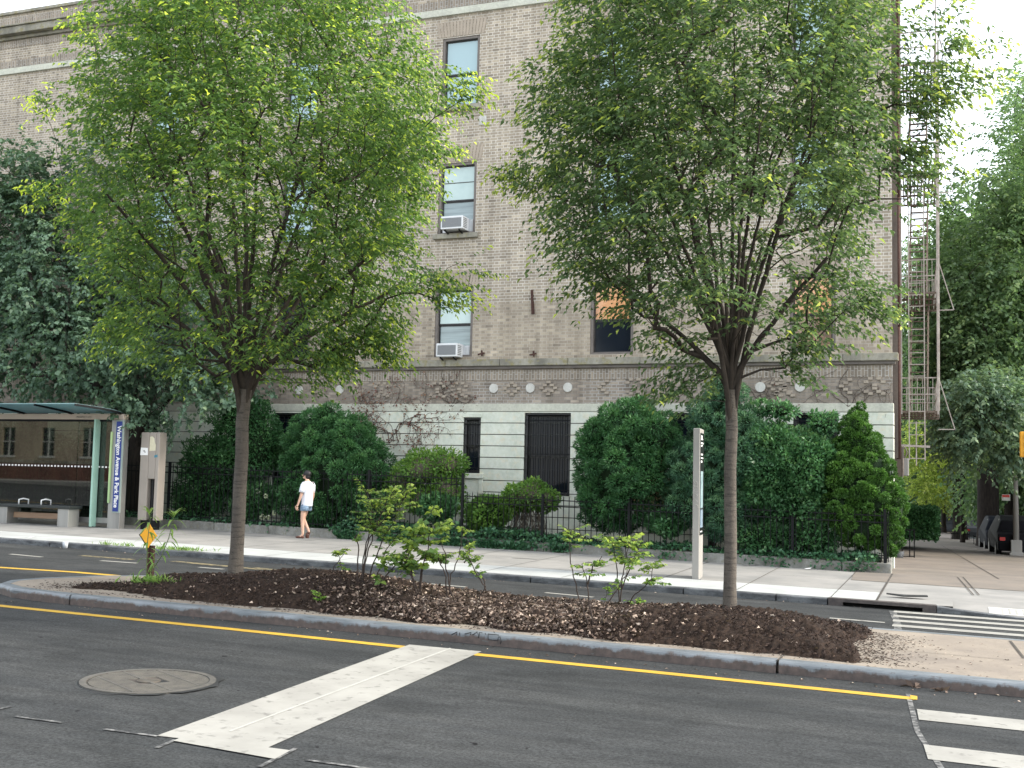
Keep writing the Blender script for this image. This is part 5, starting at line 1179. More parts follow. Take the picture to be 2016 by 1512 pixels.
shrub('arborvitae', 'tall pointed bright green conifer with bulging clumps at the garden corner', [BL(1689, 797, 9, 20, 25.8, .12, .05), BL(1688, 820, 18, 30, 25.8, .25, .05), BL(1685, 850, 33, 42, 25.8, .42, .06), BL(1684, 890, 46, 45, 25.8, .55, .08), BL(1715, 880, 26, 30, 25.7, .4, .08), BL(1680, 960, 72, 72, 25.7, .8, .06), BL(1720, 925, 42, 42, 25.6, .55, .08), BL(1660, 925, 38, 45, 25.5, .5, .1), BL(1725, 985, 48, 55, 25.5, .6, .08), BL(1655, 1000, 40, 48, 25.4, .55, .1), BL(1700, 1040, 50, 45, 25.4, .55, .1), BL(1755, 1000, 32, 62, 25.6, .5, .1), BL(1750, 1050, 30, 45, 25.5, .4, .1), BL(1690, 975, 30, 28, 25.1, .4, .08)],
      L_arb, .052, .5, 95000, cat='tree', seed=12, outward=1.2, tips=.28, tufts=230, tuft_r=.13, tuft_in=.80)
for px, py, rx, rz, s_, lab in ((1310, 1030, 34, 22, 21, 'small leafy shrub at the fence foot left of the wayfinding totem'), (860, 1000, 40, 26, 22, 'low leafy growth below the light green bush behind the fence post'), (740, 1000, 40, 34, 24, 'dark growth at the right foot of the left yew'), (960, 1010, 46, 34, 27, 'green growth behind the fence below the narrow window'), (1500, 1060, 60, 34, 26, 'deep shaded growth under the broad dark shrub'), (1595, 1055, 60, 42, 28, 'shaded growth between the broad dark shrub and the corner conifer')):
    shrub('low_shrub', lab, [BL(px, py, rx, rz, 25.35, .4, .2)], L_shr if s_ != 27 else L_lime, .085, .6, 2600, seed=s_)
yb = [o for o in C.objects if o.name == 'yew_bush.001'][0]; pc = BL(1255, 965, 60, 55, 25.2, .5); p_, d_ = blob_pts(pc[0], (pc[1][0], .35, pc[1][2]), 1500, .5, .2, 4, 3)
leaves('browned_twigs', p_, d_+np.array([0, -.8, 0]), leafmat('browned_yew_needles', (.05, .05, .025), (.085, .075, .035), (.19, .13, .08), .1), yb, .09, .26, np.clip(rng.normal(.4, .25, len(p_)), 0, 1))
# ivy tumbling over the low wall
def ivy(name, xa, xb, n, hang, seed, py0=0, ymax=25.5, h=.22):
    r_ = np.random.default_rng(seed); x = r_.uniform(xa, xb, n); lump = vnoise(np.stack([x, x*0, x*0], 1), 3.5, seed); keep = r_.uniform(-1, 1.6, n) < lump+.9; x = x[keep]; lump = lump[keep]; k = len(x)
    t = r_.uniform(0, 1, k); y = 24.55+t*(ymax-24.55); top = sw(x, 24.6)+.20
    z = top+.03+h*r_.uniform(0, 1, k)*(.6+.4*lump); hg = (r_.uniform(0, 1, k) < .25*hang*(1+lump)); z = np.where(hg, top-r_.uniform(0, .16, k)*(1+.4*lump), z); y = np.where(hg, 24.60-r_.uniform(0, .08, k), y)
    D = np.stack([r_.normal(0, .6, k), r_.normal(-.5, .4, k), r_.normal(-.1, .5, k)], 1)
    o = leaves(name, np.stack([x, y, z], 1), D, L_ivy, None, .085, .75, np.clip(r_.normal(.42, .2, k), 0, 1), rnd=.5, up=.6); o['kind'] = 'stuff'; return o
ivy('ivy_ground_cover', PY(640, 1050, 24.7)[0], PY(1130, 1070, 24.7)[0], 9500, 1.0, 41, h=.30)
ivy('ivy_ground_cover', PY(1130, 1070, 24.7)[0], -1.4, 5500, .25, 42, h=.16)
ivy('ivy_ground_cover', -26, PY(600, 1040, 24.7)[0], 2500, .02, 43, h=.10)
# ---- stem shrubs in the median
def stemplant(name, label, stems, Y, leaf, size, seed, mat=None, stem_r=.010, lw_=.62, group='sparse shrubs planted in the mulch'):
    """stems: list of (list of px points, leaf_from, n_leaves, spread)"""
    global rng; rng = np.random.default_rng(seed)
    b = PY(*stems[0][0][0], Y); root = empty(name, (b[0], Y, b[2]-.02), label, 'shrub', group); m = MB(); P = []; D = []
    for pts, lf, nl, spr in stems:
        w_ = [PY(x, y, Y) for x, y in pts]; dy = rng.normal(0, .10); n = len(w_)
        w_ = [p+np.array([0, dy*i/n, 0]) for i, p in enumerate(w_)]; w_[0][2] -= .05
        L = []
        for a, b_ in zip(w_[:-1], w_[1:]):
            for k in range(4): L.append(a+(b_-a)*k/4+rng.normal(0, .006, 3))
        L.append(w_[-1]); m.tube(L, [stem_r*(1-.65*i/len(L)) for i in range(len(L))], 6)
        Lk = np.array(L); lo = int(lf*len(L))
        for q in range(nl):
            i = rng.integers(lo, len(L)); tw = rng.normal(0, spr, 3); tw[2] = abs(tw[2])*.4; e = Lk[i]+tw
            m.tube([Lk[i], (Lk[i]+e)/2+np.array([0, 0, .02]), e], .003, 3)
            d = tw/(np.linalg.norm(tw)+1e-9)
            for s_ in np.linspace(.25, 1.1, 6):
                for sd_ in (-1, 1): h_ = np.cross(d, (0, 0, 1.)); P.append(Lk[i]+tw*s_); D.append(d*.5+h_*sd_*.8+np.array([0, 0, -.25]))
    m.build('stems', M_twig, root)
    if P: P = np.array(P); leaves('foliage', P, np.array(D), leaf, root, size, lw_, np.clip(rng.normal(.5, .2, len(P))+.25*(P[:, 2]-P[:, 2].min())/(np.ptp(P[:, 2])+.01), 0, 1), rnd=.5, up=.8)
    return root
A_ = .15
stemplant('median_shrub', 'tallest leafy shrub in the mulch right of the left median tree', [([(702, 1168), (706, 1080), (703, 1050), (700, 1065)], .8, 3, .06), ([(709, 1168), (720, 1110), (735, 1050), (750, 1020), (765, 985), (780, 965)], .45, 26, .14), ([(713, 1168), (716, 1100), (730, 1040), (740, 1000), (728, 970)], .5, 22, .12), ([(720, 1168), (735, 1110), (755, 1060), (775, 1030), (790, 990), (808, 965)], .4, 24, .13), ([(728, 1168), (742, 1130), (752, 1090), (770, 1060)], .5, 10, .10), ([(700, 1168), (728, 1060), (770, 1010), (800, 968)], .5, 14, .10)], 13.6, L_rose, .060, 51)
stemplant('median_shrub', 'broad leaved shrub with drooping lower leaves in the middle of the mulch bed', [([(822, 1170), (812, 1135), (803, 1110), (810, 1070), (820, 1040), (850, 1015)], .3, 24, .14), ([(824, 1170), (830, 1120), (845, 1080), (850, 1050), (870, 1040)], .3, 24, .14), ([(735, 1165), (770, 1120), (800, 1085), (830, 1050)], .2, 20, .12), ([(823, 1170), (808, 1120), (790, 1100), (770, 1110)], .3, 10, .12), ([(826, 1170), (835, 1105), (862, 1095), (870, 1110)], .4, 12, .12)], 13.6, L_rose, .085, 52, lw_=.75)
stemplant('median_shrub', 'thin forked shrub with sparse leaf tufts right of the broad leaved one', [([(905, 1190), (885, 1165), (887, 1130), (905, 1090), (908, 1060), (910, 1040)], .8, 4, .08), ([(880, 1170), (877, 1135), (865, 1105), (858, 1090)], .8, 5, .08), ([(890, 1165), (880, 1120), (882, 1090), (872, 1060)], .9, 2, .05), ([(940, 1178), (955, 1155), (940, 1130), (925, 1100), (928, 1080)], .55, 12, .08), ([(955, 1155), (950, 1140), (936, 1128)], .5, 4, .06), ([(915, 1100), (918, 1085), (922, 1078)], .2, 8, .08)], 13.6, L_rose, .06, 53)
stemplant('median_shrub', 'small bent stem with a leaf tuft near the left end of the mulch hump', [([(646, 1145), (660, 1115), (672, 1100), (688, 1082)], .7, 7, .07), ([(690, 1150), (678, 1125), (673, 1105), (672, 1085)], .4, 7, .05)], 14.0, L_rose, .05, 54, stem_r=.008)
stemplant('median_shrub', 'leaning bare stemmed shrub with small leaves left of centre of the right mulch', [([(1168, 1245), (1150, 1210), (1135, 1165), (1120, 1110), (1118, 1065), (1121, 1045)], .72, 12, .08), ([(1170, 1245), (1160, 1190), (1155, 1140), (1145, 1110)], .75, 7, .07), ([(1172, 1245), (1195, 1190), (1222, 1150), (1240, 1110)], .6, 8, .08), ([(1157, 1140), (1168, 1115), (1185, 1095)], .5, 8, .06)], 12.6, L_rose, .055, 55)
stemplant('median_shrub', 'shrub with a bright leafy top just left of the wayfinding totem', [([(1217, 1205), (1219, 1150), (1215, 1120), (1210, 1080), (1204, 1062)], .6, 14, .12), ([(1218, 1205), (1224, 1140), (1232, 1100), (1240, 1060)], .55, 20, .12), ([(1222, 1155), (1240, 1120), (1252, 1095), (1262, 1072)], .5, 14, .09), ([(1230, 1203), (1245, 1175), (1270, 1155), (1285, 1145), (1288, 1110)], .6, 14, .09)], 14.6, L_rose, .07, 56)
stemplant('median_shrub', 'tiny bright seedling in the dark mulch below the left trunk', [([(627, 1190), (625, 1175), (622, 1165)], .3, 8, .04), ([(629, 1190), (632, 1172)], .3, 6, .04)], 12.6, L_lime, .04, 57, stem_r=.004)
stemplant('median_shrub', 'tiny green sprig at the foot of the totem side shrub', [([(1254, 1203), (1252, 1190), (1256, 1182)], .3, 9, .05)], 14.6, L_lime, .04, 58, stem_r=.004)
stemplant('median_shrub', 'small pale sprig in the leaf litter right of the middle shrub', [([(1190, 1185), (1196, 1165), (1199, 1155)], .3, 7, .05), ([(850, 1165), (872, 1160)], .2, 4, .04)], 14.4, L_lime, .04, 59, stem_r=.004)
# tall weed with strap leaves by the marker sign
def weed(name, label, stems, Y, seed):
    r_ = np.random.default_rng(seed); b = PY(*stems[0][0][0], Y); root = empty(name, (b[0], Y, b[2]), label, 'weed', 'strap leaved weeds at the marker sign')
    m = MB(); V = []; Fc = []; T = []
    for pts, nl in stems:
        w_ = [PY(x, y, Y) for x, y in pts]; L = []
        for a, b_ in zip(w_[:-1], w_[1:]):
            for k in range(4): L.append(a+(b_-a)*k/4)
        L.append(w_[-1]); m.tube(L, [.007*(1-.5*i/len(L)) for i in range(len(L))], 6)
        for q in range(nl):
            t = q/nl; t = t**.7; i = min(int(t*len(L)), len(L)-1); az = q*2.4+r_.uniform(-.3, .3); ln = r_.uniform(.15, .25)*(1 if t < .85 else .75); up_ = .5+.9*(t > .8)
            d = np.array([math.cos(az), math.sin(az), 0]); s_ = np.array([-d[1], d[0], 0]); k = len(V); ns = 6
            for j in range(ns+1):
                u = j/ns; p = L[i]+d*ln*u+np.array([0, 0, 1.])*ln*(up_*u-1.0*u*u); wd = .015*math.sin(math.pi*min(u*.9+.08, 1))+.0008
                V += [p-s_*wd, p+s_*wd]; T += [.35+.4*t+.1*u]*2
            for j in range(ns): Fc.append((k+2*j, k+2*j+1, k+2*j+3, k+2*j+2))
    m.build('stem', L_grassm, root); mesh_np('blades', V, Fc, L_grass, root, smooth=True, attr=T)
    return root
L_grassm = pmat('green_stem', (.10, .14, .05), (.06, .09, .035), 10, .7, .1)
weed('tall_weed', 'tall leafy weed growing in front of the yellow diamond sign', [([(288, 1142), (289, 1100), (291, 1060), (296, 1020), (294, 1008)], 30)], 13.2, 1)
weed('tall_weed', 'second tall leafy weed, leaning right of the yellow diamond sign', [([(298, 1125), (318, 1095), (332, 1060), (341, 1025), (343, 1012)], 34)], 13.5, 2)
for i, (px, py, n_, lab) in enumerate(((300, 1150, 240, 'grassy weed clump at the foot of the diamond sign'), (335, 1152, 120, 'small pale weed tuft right of the sign post in the mulch'), (350, 1074, 260, 'strip of weeds on the far kerb right of the diamond sign'), (247, 1069, 60, 'tiny grass tuft on the far kerb left of the diamond sign'), (208, 1065, 50, 'tiny grass tuft on the far kerb beside the paper cup'))):
    Yw = 13.0 if py > 1100 else 19.15; c = PY(px, py, Yw); k = n_; sp_ = .16 if i < 2 else (.32 if i == 2 else .12)
    zb_ = c[2]-.02 if py > 1100 else float(sw(c[0], 19.2)); P = np.stack([c[0]+rng.normal(0, sp_, k), Yw+rng.normal(0, .06, k), np.full(k, zb_)], 1)
    o = leaves('weed_tuft', P, np.stack([rng.normal(0, .5, k), rng.normal(0, .5, k), np.full(k, .8)], 1), L_grass, None, .10 if i != 0 else .15, .16, rng.uniform(.2, .9, k), rnd=.5, up=.2); tag(o, lab, 'weed', 'weed tufts')

# ============================================================ SIDE STREET
def sg_(px, py):
    r = ray(px, py); t = (.14+SS*25-ZC)/(r[2]+SL*r[0]+SS*r[1]); p = r*t; p[2] += ZC; return p
t1 = sg_(1890, 1062); t2 = sg_(1946, 1076)
hb = [t1, t2]
backtree('street_tree', 'dark side street trunk with a small pale notice, left of the thickest trunk', (1890, 1062), float(t1[1]), .42, [BL(1905, 740, 70, 120, 55, 4, .2), BL(1880, 620, 60, 100, 58, 4, .2), BL(1925, 500, 80, 110, 60, 4, .2)], 260, 12, L_far, .22, 61, 'big trees along the side street pavement', fork_z=5.2, twig=1.2, leafw=.7, hbase=float(t1[2]))
backtree('street_tree', 'thickest trunk on the side street, tree with the crown filling the right edge', (1946, 1076), float(t2[1]), .50, [BL(1975, 640, 95, 190, 45, 4, .2), BL(2010, 420, 80, 130, 46, 4, .2), BL(2020, 270, 50, 100, 47, 3, .2), BL(1990, 800, 100, 70, 42, 4, .2), BL(1905, 560, 70, 130, 48, 4, .2), BL(1880, 440, 40, 60, 50, 3, .25), BL(2070, 600, 100, 260, 45, 4, .2), BL(1900, 700, 60, 90, 48, 3, .2)], 760, 12, L_far, .17, 62, 'big trees along the side street pavement', fork_z=4.6, twig=1.1, leafw=.7, hbase=float(t2[2]))
m = MB(); c = PY(1898, 986, float(t1[1])-.5); m.box(c[0]-.13, c[0]+.13, c[1]-.02, c[1], c[2]-.13, c[2]+.13); o = m.build('tree_notice', M_white_stone); tag(o, 'small pale notice fixed to the dark left trunk on the side street', 'sign')
backtree('street_tree', 'sunlit yellow green young tree beside the side street past the clipped hedge', (1858, 1052), 78., .16, [BL(1850, 900, 48, 62, 78, 2.6, .25), BL(1815, 870, 34, 50, 74, 2.2, .25), BL(1885, 930, 34, 50, 80, 2, .25), BL(1830, 960, 34, 34, 76, 2, .25)], 280, 8, L_sun, .16, 63, 'small sunlit trees along the side street', fork_z=1.5, twig=.8, leafw=.7, tint=.55, hbase=-.8)
backtree('street_tree', 'pale leaved young street tree behind the lamp post at the corner', (2040, 1085), 38., .05, [BL(1950, 800, 85, 60, 38, 1.8, .25), BL(2000, 870, 50, 50, 38, 1.4, .25), BL(1900, 860, 50, 45, 38, 1.4, .25), BL(1925, 770, 40, 40, 38, 1.2, .3)], 330, 4, L_map, .15, 64, 'small sunlit trees along the side street', fork_z=2.6, twig=.6, leafw=.65, tint=.6, hbase=.0)
backtree('street_tree', 'deep green tree closing the view at the far end of the side street', (1862, 1042), 120., .5, [BL(1800, 800, 90, 120, 120, 7, .2), BL(1880, 700, 90, 160, 118, 7, .2), BL(1830, 930, 70, 60, 115, 6, .2), BL(1960, 900, 90, 110, 110, 6, .2), BL(1790, 930, 50, 80, 118, 6, .2)], 380, 7, L_far, .60, 65, 'big trees along the side street pavement', fork_z=4, twig=2.2, leafw=.8, hbase=-2.4)
backtree('street_tree', 'tree standing across the side street beyond the parked cars', (1990, 1040), 62., .3, [BL(2000, 900, 70, 90, 64, 4, .2), BL(2060, 760, 90, 160, 62, 4, .2), BL(1960, 960, 40, 40, 66, 3, .2)], 320, 10, L_far, .24, 66, 'big trees along the side street pavement', fork_z=3.5, twig=1.4, leafw=.75, hbase=-1.2)
# high crown behind the fire escape: open sprays against the sky
backtree('street_tree', 'dappled tree seen through the fire escape beside the building', (1895, 1040), 66., .12, [BL(1812, 640, 50, 110, 66, 2.6, .3), BL(1835, 760, 40, 70, 66, 2.4, .3), BL(1800, 540, 40, 60, 66, 2.2, .3), BL(1860, 560, 40, 80, 66, 2.2, .3)], 170, 8, L_far, .19, 67, 'big trees along the side street pavement', fork_z=5., twig=1.2, leafw=.6, hbase=-1.0)
# clipped hedge, as a block with a flat top
hY = 44.; h0 = PY(1790, 1060, hY); h1 = PY(1843, 1060, hY); hz0 = PY(1843, 1064, hY)[2]; hz1 = PY(1830, 1003, hY)[2]
he = empty('clipped_hedge', ((h0[0]+h1[0])/2, hY, hz0), 'square clipped dark hedge beside the side street pavement', 'hedge')
n = 9000; q = rng.uniform(0, 1, (n, 3)); f_ = rng.integers(0, 3, n); q[f_ == 0, 0] = 1; q[f_ == 1, 1] = 0; q[f_ == 2, 2] = 1
P = np.stack([h0[0]-1.0+(h1[0]-h0[0]+1.0)*q[:, 0], hY+5*q[:, 1], hz0+(hz1-hz0)*q[:, 2]], 1)+rng.normal(0, .03, (n, 3)); leaves('foliage', P, rng.normal(0, 1, (n, 3)), L_yew, he, .10, .6, np.clip(rng.normal(.4, .2, n), 0, 1))
m = MB(); m.box(h0[0]-1.0, h1[0]-.04, hY+.04, hY+5, hz0, hz1-.05); m.build('inner_core', M_coreg, he)
# railing by the side entrance
ra = sg_(1800, 1100); rl = empty('steel_handrail', tuple(ra), 'short dark tubular handrail beside the side entrance steps', 'handrail'); m = MB(); Yr = float(ra[1])
def pp_(x, y, Y=None): return PY(x, y, Y or Yr)
for x, yb, yt in ((1800, 1098, 1043), (1791, 1096, 1044), (1776, 1096, 1050)): m.bar(pp_(x, yb), pp_(x, yt), .03)
m.bar(pp_(1776, 1044), pp_(1801, 1043), .03); m.bar(pp_(1776, 1096), pp_(1800, 1096), .025); m.bar(pp_(1770, 1028), pp_(1788, 1032), .05); m.build('rail', M_iron, rl)
pb = empty('planter_pot', tuple(pp_(1768, 1106)), 'squat stone planter at the garden fence corner', 'planter'); c = pp_(1768, 1106); m = MB(); m.tube([c, c+np.array([0, 0, .16]), c+np.array([0, 0, .3])], [.10, .15, .17], 12); m.build('pot', M_granite, pb, True); m = MB(); m.tube([c+np.array([0, 0, .301]), c+np.array([0, 0, .31])], .13, 12); m.build('soil', M_soil, pb)
# lamp post with finial base, sign and signal
lp = sg_(2001, 1094); ll = empty('lamp_post', tuple(lp), 'pale metal lamp post with a wide square base at the right edge', 'lamp post'); m = MB(); c = lp
m.box(c[0]-.18, c[0]+.18, c[1]-.18, c[1]+.18, c[2]-.05, c[2]+.55); m.box(c[0]-.23, c[0]+.23, c[1]-.23, c[1]+.23, c[2]-.05, c[2]+.12); m.build('base', M_pale, ll, bevel=.02)
m = MB(); m.tube([c+np.array([0, 0, .5]), c+np.array([0, 0, 4.5]), c+np.array([.03, 0, 9.])], [.10, .075, .06], 12); m.build('pole', M_pale, ll, True)
s_c = PY(1981, 979, float(c[1])); m = MB(); m.box(s_c[0]-.15, s_c[0]+.13, c[1]-.02, c[1]-.005, s_c[2]-.12, s_c[2]+.10); m.build('sign_plate', M_white_stone, ll)
m = MB(); m.box(s_c[0]-.13, s_c[0]+.11, c[1]-.026, c[1]-.021, s_c[2]-.0, s_c[2]+.085); m.build('red_band', pmat('red_sign_ink', (.55, .06, .05), (.5, .05, .04), 3, .6, 0), ll)
sgc = PY(2018, 875, 30.); sg2 = empty('traffic_signal', (sgc[0], 30., sgc[2]-.6), 'amber yellow traffic signal housing cut by the right edge of the view', 'traffic signal'); m = MB(); m.box(sgc[0]-.11, sgc[0]+.25, 29.9, 30.2, PY(2018, 900, 30)[2], PY(2018, 850, 30)[2]); m.build('housing', M_sign, sg2, bevel=.02)
m = MB(); z0_, z1_ = PY(2018, 900, 30)[2], PY(2018, 850, 30)[2]
for k in range(3): m.tube([(sgc[0]+.07, 29.78, z0_+(z1_-z0_)*(k+.5)/3), (sgc[0]+.07, 29.9, z0_+(z1_-z0_)*(k+.5)/3)], .09, 12)
m.build('visor', M_blackp, sg2, True); m = MB(); m.tube([(sgc[0]+.4, 30.1, float(gz(2, 30))), (sgc[0]+.4, 30.1, z1_+1)], .06, 10); m.bar((sgc[0]+.07, 30.1, z0_+.1), (sgc[0]+.4, 30.1, z0_+.1), .05); m.build('pole', M_steel, sg2)
# fire hydrant like bollard and tree guard
bo = sg_(2012, 1094); b_ = empty('hydrant', tuple(bo), 'grey hydrant with pale rounded cap beside the lamp post', 'hydrant'); m = MB(); c = bo+np.array([.02, .6, 0]); m.tube([c, c+np.array([0, 0, .62]), c+np.array([0, 0, .66])], [.13, .12, .15], 12); m.build('barrel', M_granite, b_, True); m = MB(); m.ball(c+np.array([0, 0, .70]), .13); m.build('cap', M_steel, b_, True); m = MB(); m.tube([c+np.array([-.2, 0, .45]), c+np.array([.2, 0, .45])], .06, 8); m.build('outlet', M_granite, b_, True)
for (px, py, wpx, hpx, lab) in ((1946, 1070, 50, 18, 'low dark tree guard round the thickest side street trunk'), (1890, 1060, 30, 14, 'low dark tree guard round the notice trunk')):
    c = sg_(px, py+2); m = MB(); w_ = wpx/F*c[1]; h_ = hpx/F*c[1]*.8; g_ = empty('tree_guard', tuple(c), lab, 'tree guard', 'tree guards on the side street')
    for q in range(12): x = c[0]-w_/2+w_*q/11; m.bar((x, c[1]-1, c[2]+.03), (x, c[1]-1, c[2]+h_+.1), .03)
    m.bar((c[0]-w_/2, c[1]-1, c[2]+h_), (c[0]+w_/2, c[1]-1, c[2]+h_), .05); m.bar((c[0]+w_/2, c[1]-1, c[2]+h_), (c[0]+w_/2, c[1]+1.5, c[2]+h_), .05); m.build('rails', M_iron, g_)
# parked cars
def car(loc, rot, mat, label):
    r = empty('parked_car', loc, label, 'car', 'cars parked along the side street'); c0, s0 = math.cos(rot), math.sin(rot); o_ = np.array(loc)
    T = lambda p: o_+np.array([p[0]*c0-p[1]*s0, p[0]*s0+p[1]*c0, p[2]])
    prof = [(-2.25, .35), (-2.3, .65), (-2.2, .95), (-1.9, 1.02), (-1.55, 1.42), (-1.0, 1.56), (.2, 1.58), (.6, 1.5), (1.2, 1.05), (1.9, .95), (2.2, .85), (2.28, .6), (2.2, .35)]
    m = MB(); n = len(prof); V = []
    for sgn, ins in ((-1, 0), (1, 0)):
        for x, z in prof: V.append(T((sgn*(.88-(.16 if z > 1.1 else 0)), x, z)))
    m.add(V, [tuple(range(n)), tuple(range(n, 2*n))[::-1]]+[(i, n+i, n+(i+1) % n, (i+1) % n) for i in range(n)]); m.build('body', mat, r, bevel=.05)
    m = MB()
    for a, b in (((-1.52, 1.36), (-1.86, 1.04)), ((1.12, 1.12), (.64, 1.46))):
        m.add([T((-.68, a[0]+(.02 if a[0] > 0 else -.02), a[1]+.01)), T((.68, a[0]+(.02 if a[0] > 0 else -.02), a[1]+.01)), T((.70, b[0]+(.02 if b[0] > 0 else -.02), b[1]+.01)), T((-.70, b[0]+(.02 if b[0] > 0 else -.02), b[1]+.01))], [(0, 1, 2, 3)])
    for s in (-1, 1): m.add([T((s*.80, -1.45, 1.08)), T((s*.80, .95, 1.08)), T((s*.735, .5, 1.46)), T((s*.735, -1.2, 1.46))], [(0, 1, 2, 3)])
    m.build('windows', M_blackp, r)
    for s in (-1, 1):
        for y in (-1.4, 1.4):
            m = MB(); m.tube([T((s*.72, y, .33)), T((s*.90, y, .33))], .33, 16); w_ = m.build('wheel', M_iron, r); m = MB(); m.tube([T((s*.895, y, .33)), T((s*.91, y, .33))], .19, 12); m.build('rim', M_steel, w_)
        m = MB(); m.box(s*.74-.09, s*.74+.09, -2.31, -2.22, .72, .84, T); m.build('tail_light', pmat('red_lens', (.45, .02, .02), (.4, .02, .02), 3, .2, 0), r)
        m = MB(); m.box(s*.68-.16, s*.68+.16, 2.16, 2.27, .62, .78, T); m.build('headlight', M_acw, r)
    return r
M_car1 = coatglass('black_car_paint', (.012, .012, .014), (.008, .008, .010), 1, .3); M_car2 = coatglass('grey_car_paint', (.07, .075, .08), (.06, .065, .07), 1, .3); M_car3 = coatglass('dark_blue_car_paint', (.015, .018, .026), (.010, .012, .018), 1, .3)
for (px, Yc, mt, lab) in ((2004, 47., M_car1, 'black parked car nearest the lamp post'), (1976, 55., M_car3, 'dark blue parked car just right of the thickest trunk'), (1925, 85., M_car2, 'grey parked car between the two dark trunks'), (1868, 112., M_car2, 'distant grey car at the far end of the side street')):
    x = PY(px, 1050, Yc)[0]; car((x, Yc, float(gz(x, Yc))), .05, mt, lab)
# terrace across the side street, far away, brick
fb = empty('brick_row_house', (9, 75, -2), 'dark red brown house front glimpsed across the side street behind the cars', 'building'); m = MB(); m.box(10.5, 20, 45, 120, -4, 9); m.build('wall', brickmat('red_brown_brick', (.14, .06, .045), (.09, .04, .03), (.12, .09, .08)), fb)
m = MB(); m.box(10.3, 20, 45, 120, 9.001, 9.4); m.build('cornice', M_lime, fb)
for k in range(10):
    for zz_ in (-.2, 3.0, 6.2): m = MB(); m.box(10.46, 10.499, 48+7*k, 49.2+7*k, zz_, zz_+1.9); m.build('window', M_room, fb)
wd = empty('distant_wood', (0, 230, -7), None, None); C.objects.unlink(wd); bpy.data.objects.remove(wd)
n = 9000; P = np.stack([rng.uniform(-30, 70, n), rng.uniform(190, 215, n), -8+rng.uniform(0, 1, n)**.8*(22+4*np.sin(np.linspace(0, 60, n)))], 1)
o = leaves('distant_tree_line', P, rng.normal(0, 1, (n, 3)), L_far, None, 1.6, .8, np.clip(rng.normal(.4, .2, n), 0, 1)); o['kind'] = 'stuff'

# house across the avenue, mirrored in the shelter glass
oh = empty('town_house', (-60, -14, .9), 'pale stone town house across the avenue, seen only mirrored in the shelter glass', 'building')
hw = [(-74+3.4*i, -74+3.4*i+1.1, z, z+1.9) for i in range(9) for z in (2.6, 6.2)]
m = MB(); wall_holes(m, -78, -42, -.5, 9.5, hw, -14., -.2); m.build('wall', stainmat('dun_stone', (.36, .30, .22), (.25, .20, .15), None, .6), oh)
m = MB(); m.box(-78, -42, -14.35, -13.9, 9.5, 10.0); m.box(-78, -42, -14.05, -13.94, 2.1, 2.3); m.build('cornice', M_lime, oh)
m = MB(); m.box(-77, -43, -13.99, -13.9, -.5, 2.1); m.build('red_basement', stainmat('red_basement_brick', (.16, .075, .055), (.10, .05, .04), None, 2), oh)
for a_, b_, z0_, z1_ in hw: m = MB(); m.box(a_, b_, -14.16, -14.12, z0_, z1_); f_ = m.build('window', M_room, oh); m = MB(); m.box((a_+b_)/2-.04, (a_+b_)/2+.04, -14.12, -14.06, z0_, z1_); m.box(a_, b_, -14.12, -14.06, (z0_+z1_)/2-.03, (z0_+z1_)/2+.03); m.box(a_-.1, b_+.1, -14.0, -13.93, z0_-.12, z0_); m.build('frame', M_white_stone, f_)
m = MB(); m.box(-78, -42, -13.85, -8.5, .3, 1.0); o = m.build('pavement', M_conc); o['kind'] = 'structure'
# ============================================================ PERSON
pf = GZ(598, 1059, .14); pY = 24.0; pX = PY(598, 1059, pY)[0]; pz = float(sw(pX, pY)); PS = 1.0
pr = empty('person', (pX, pY, pz), 'person in white t-shirt, denim shorts and brown shoes walking left past the yew', 'person')
def S(p): return np.array([pX+p[0]*PS, pY+p[1]*PS, pz+p[2]*PS])
def skin(name, verts, edges, radii, mat, parent, root_i=0, sub=2):
    off = LOC[parent.name]; me = bpy.data.meshes.new(name); me.from_pydata([tuple(S(v)-off) for v in verts], edges, []); me.update(); o = bpy.data.objects.new(name, me); C.objects.link(o); o.parent = parent; LOC[o.name] = off.copy()
    md = o.modifiers.new('skin', 'SKIN'); md.use_smooth_shade = True
    for i, r_ in enumerate(radii):
        sv = me.skin_vertices[0].data[i]; sv.radius = (r_ if not isinstance(r_, tuple) else r_[0], r_ if not isinstance(r_, tuple) else r_[1]); sv.use_root = (i == root_i)
    sb = o.modifiers.new('sub', 'SUBSURF'); sb.levels = sub; sb.render_levels = sub; me.materials.append(mat); return o
# -y is towards the viewer (her left side); -x is forward
Vb = [(.035, 0, .80), (.05, 0, .98), (.055, 0, 1.20), (.055, 0, 1.31), (.04, 0, 1.385), (.025, 0, 1.44),      # 0 pelvis 1 waist 2 chest 3 shoulders base 4 neck 5 skull base
      (.02, .0, 1.49), (.015, 0, 1.56),                                                                   # 6 head 7 crown
      (.04, -.155, 1.285), (.005, -.205, 1.02), (-.075, -.20, .80), (-.10, -.20, .755),                         # 8 l shoulder 9 elbow 10 wrist 11 palm
      (.09, .155, 1.285), (.10, .20, 1.02), (.04, .21, .80), (.02, .21, .755),                                # 12 r shoulder..
      (.03, -.085, .76), (.0, -.085, .43), (.02, -.085, .10), (-.03, -.085, .035), (-.13, -.085, .03),           # 16 l hip 17 knee 18 ankle 19 20 foot
      (.02, .085, .76), (-.085, .085, .47), (.085, .085, .16), (.075, .085, .095), (.02, .085, .035)]               # 21 r hip 22 knee 23 ankle
Eb = [(0, 1), (1, 2), (2, 3), (3, 4), (4, 5), (5, 6), (6, 7), (3, 8), (8, 9), (9, 10), (10, 11), (3, 12), (12, 13), (13, 14), (14, 15), (0, 16), (16, 17), (17, 18), (18, 19), (19, 20), (0, 21), (21, 22), (22, 23), (23, 24), (24, 25)]
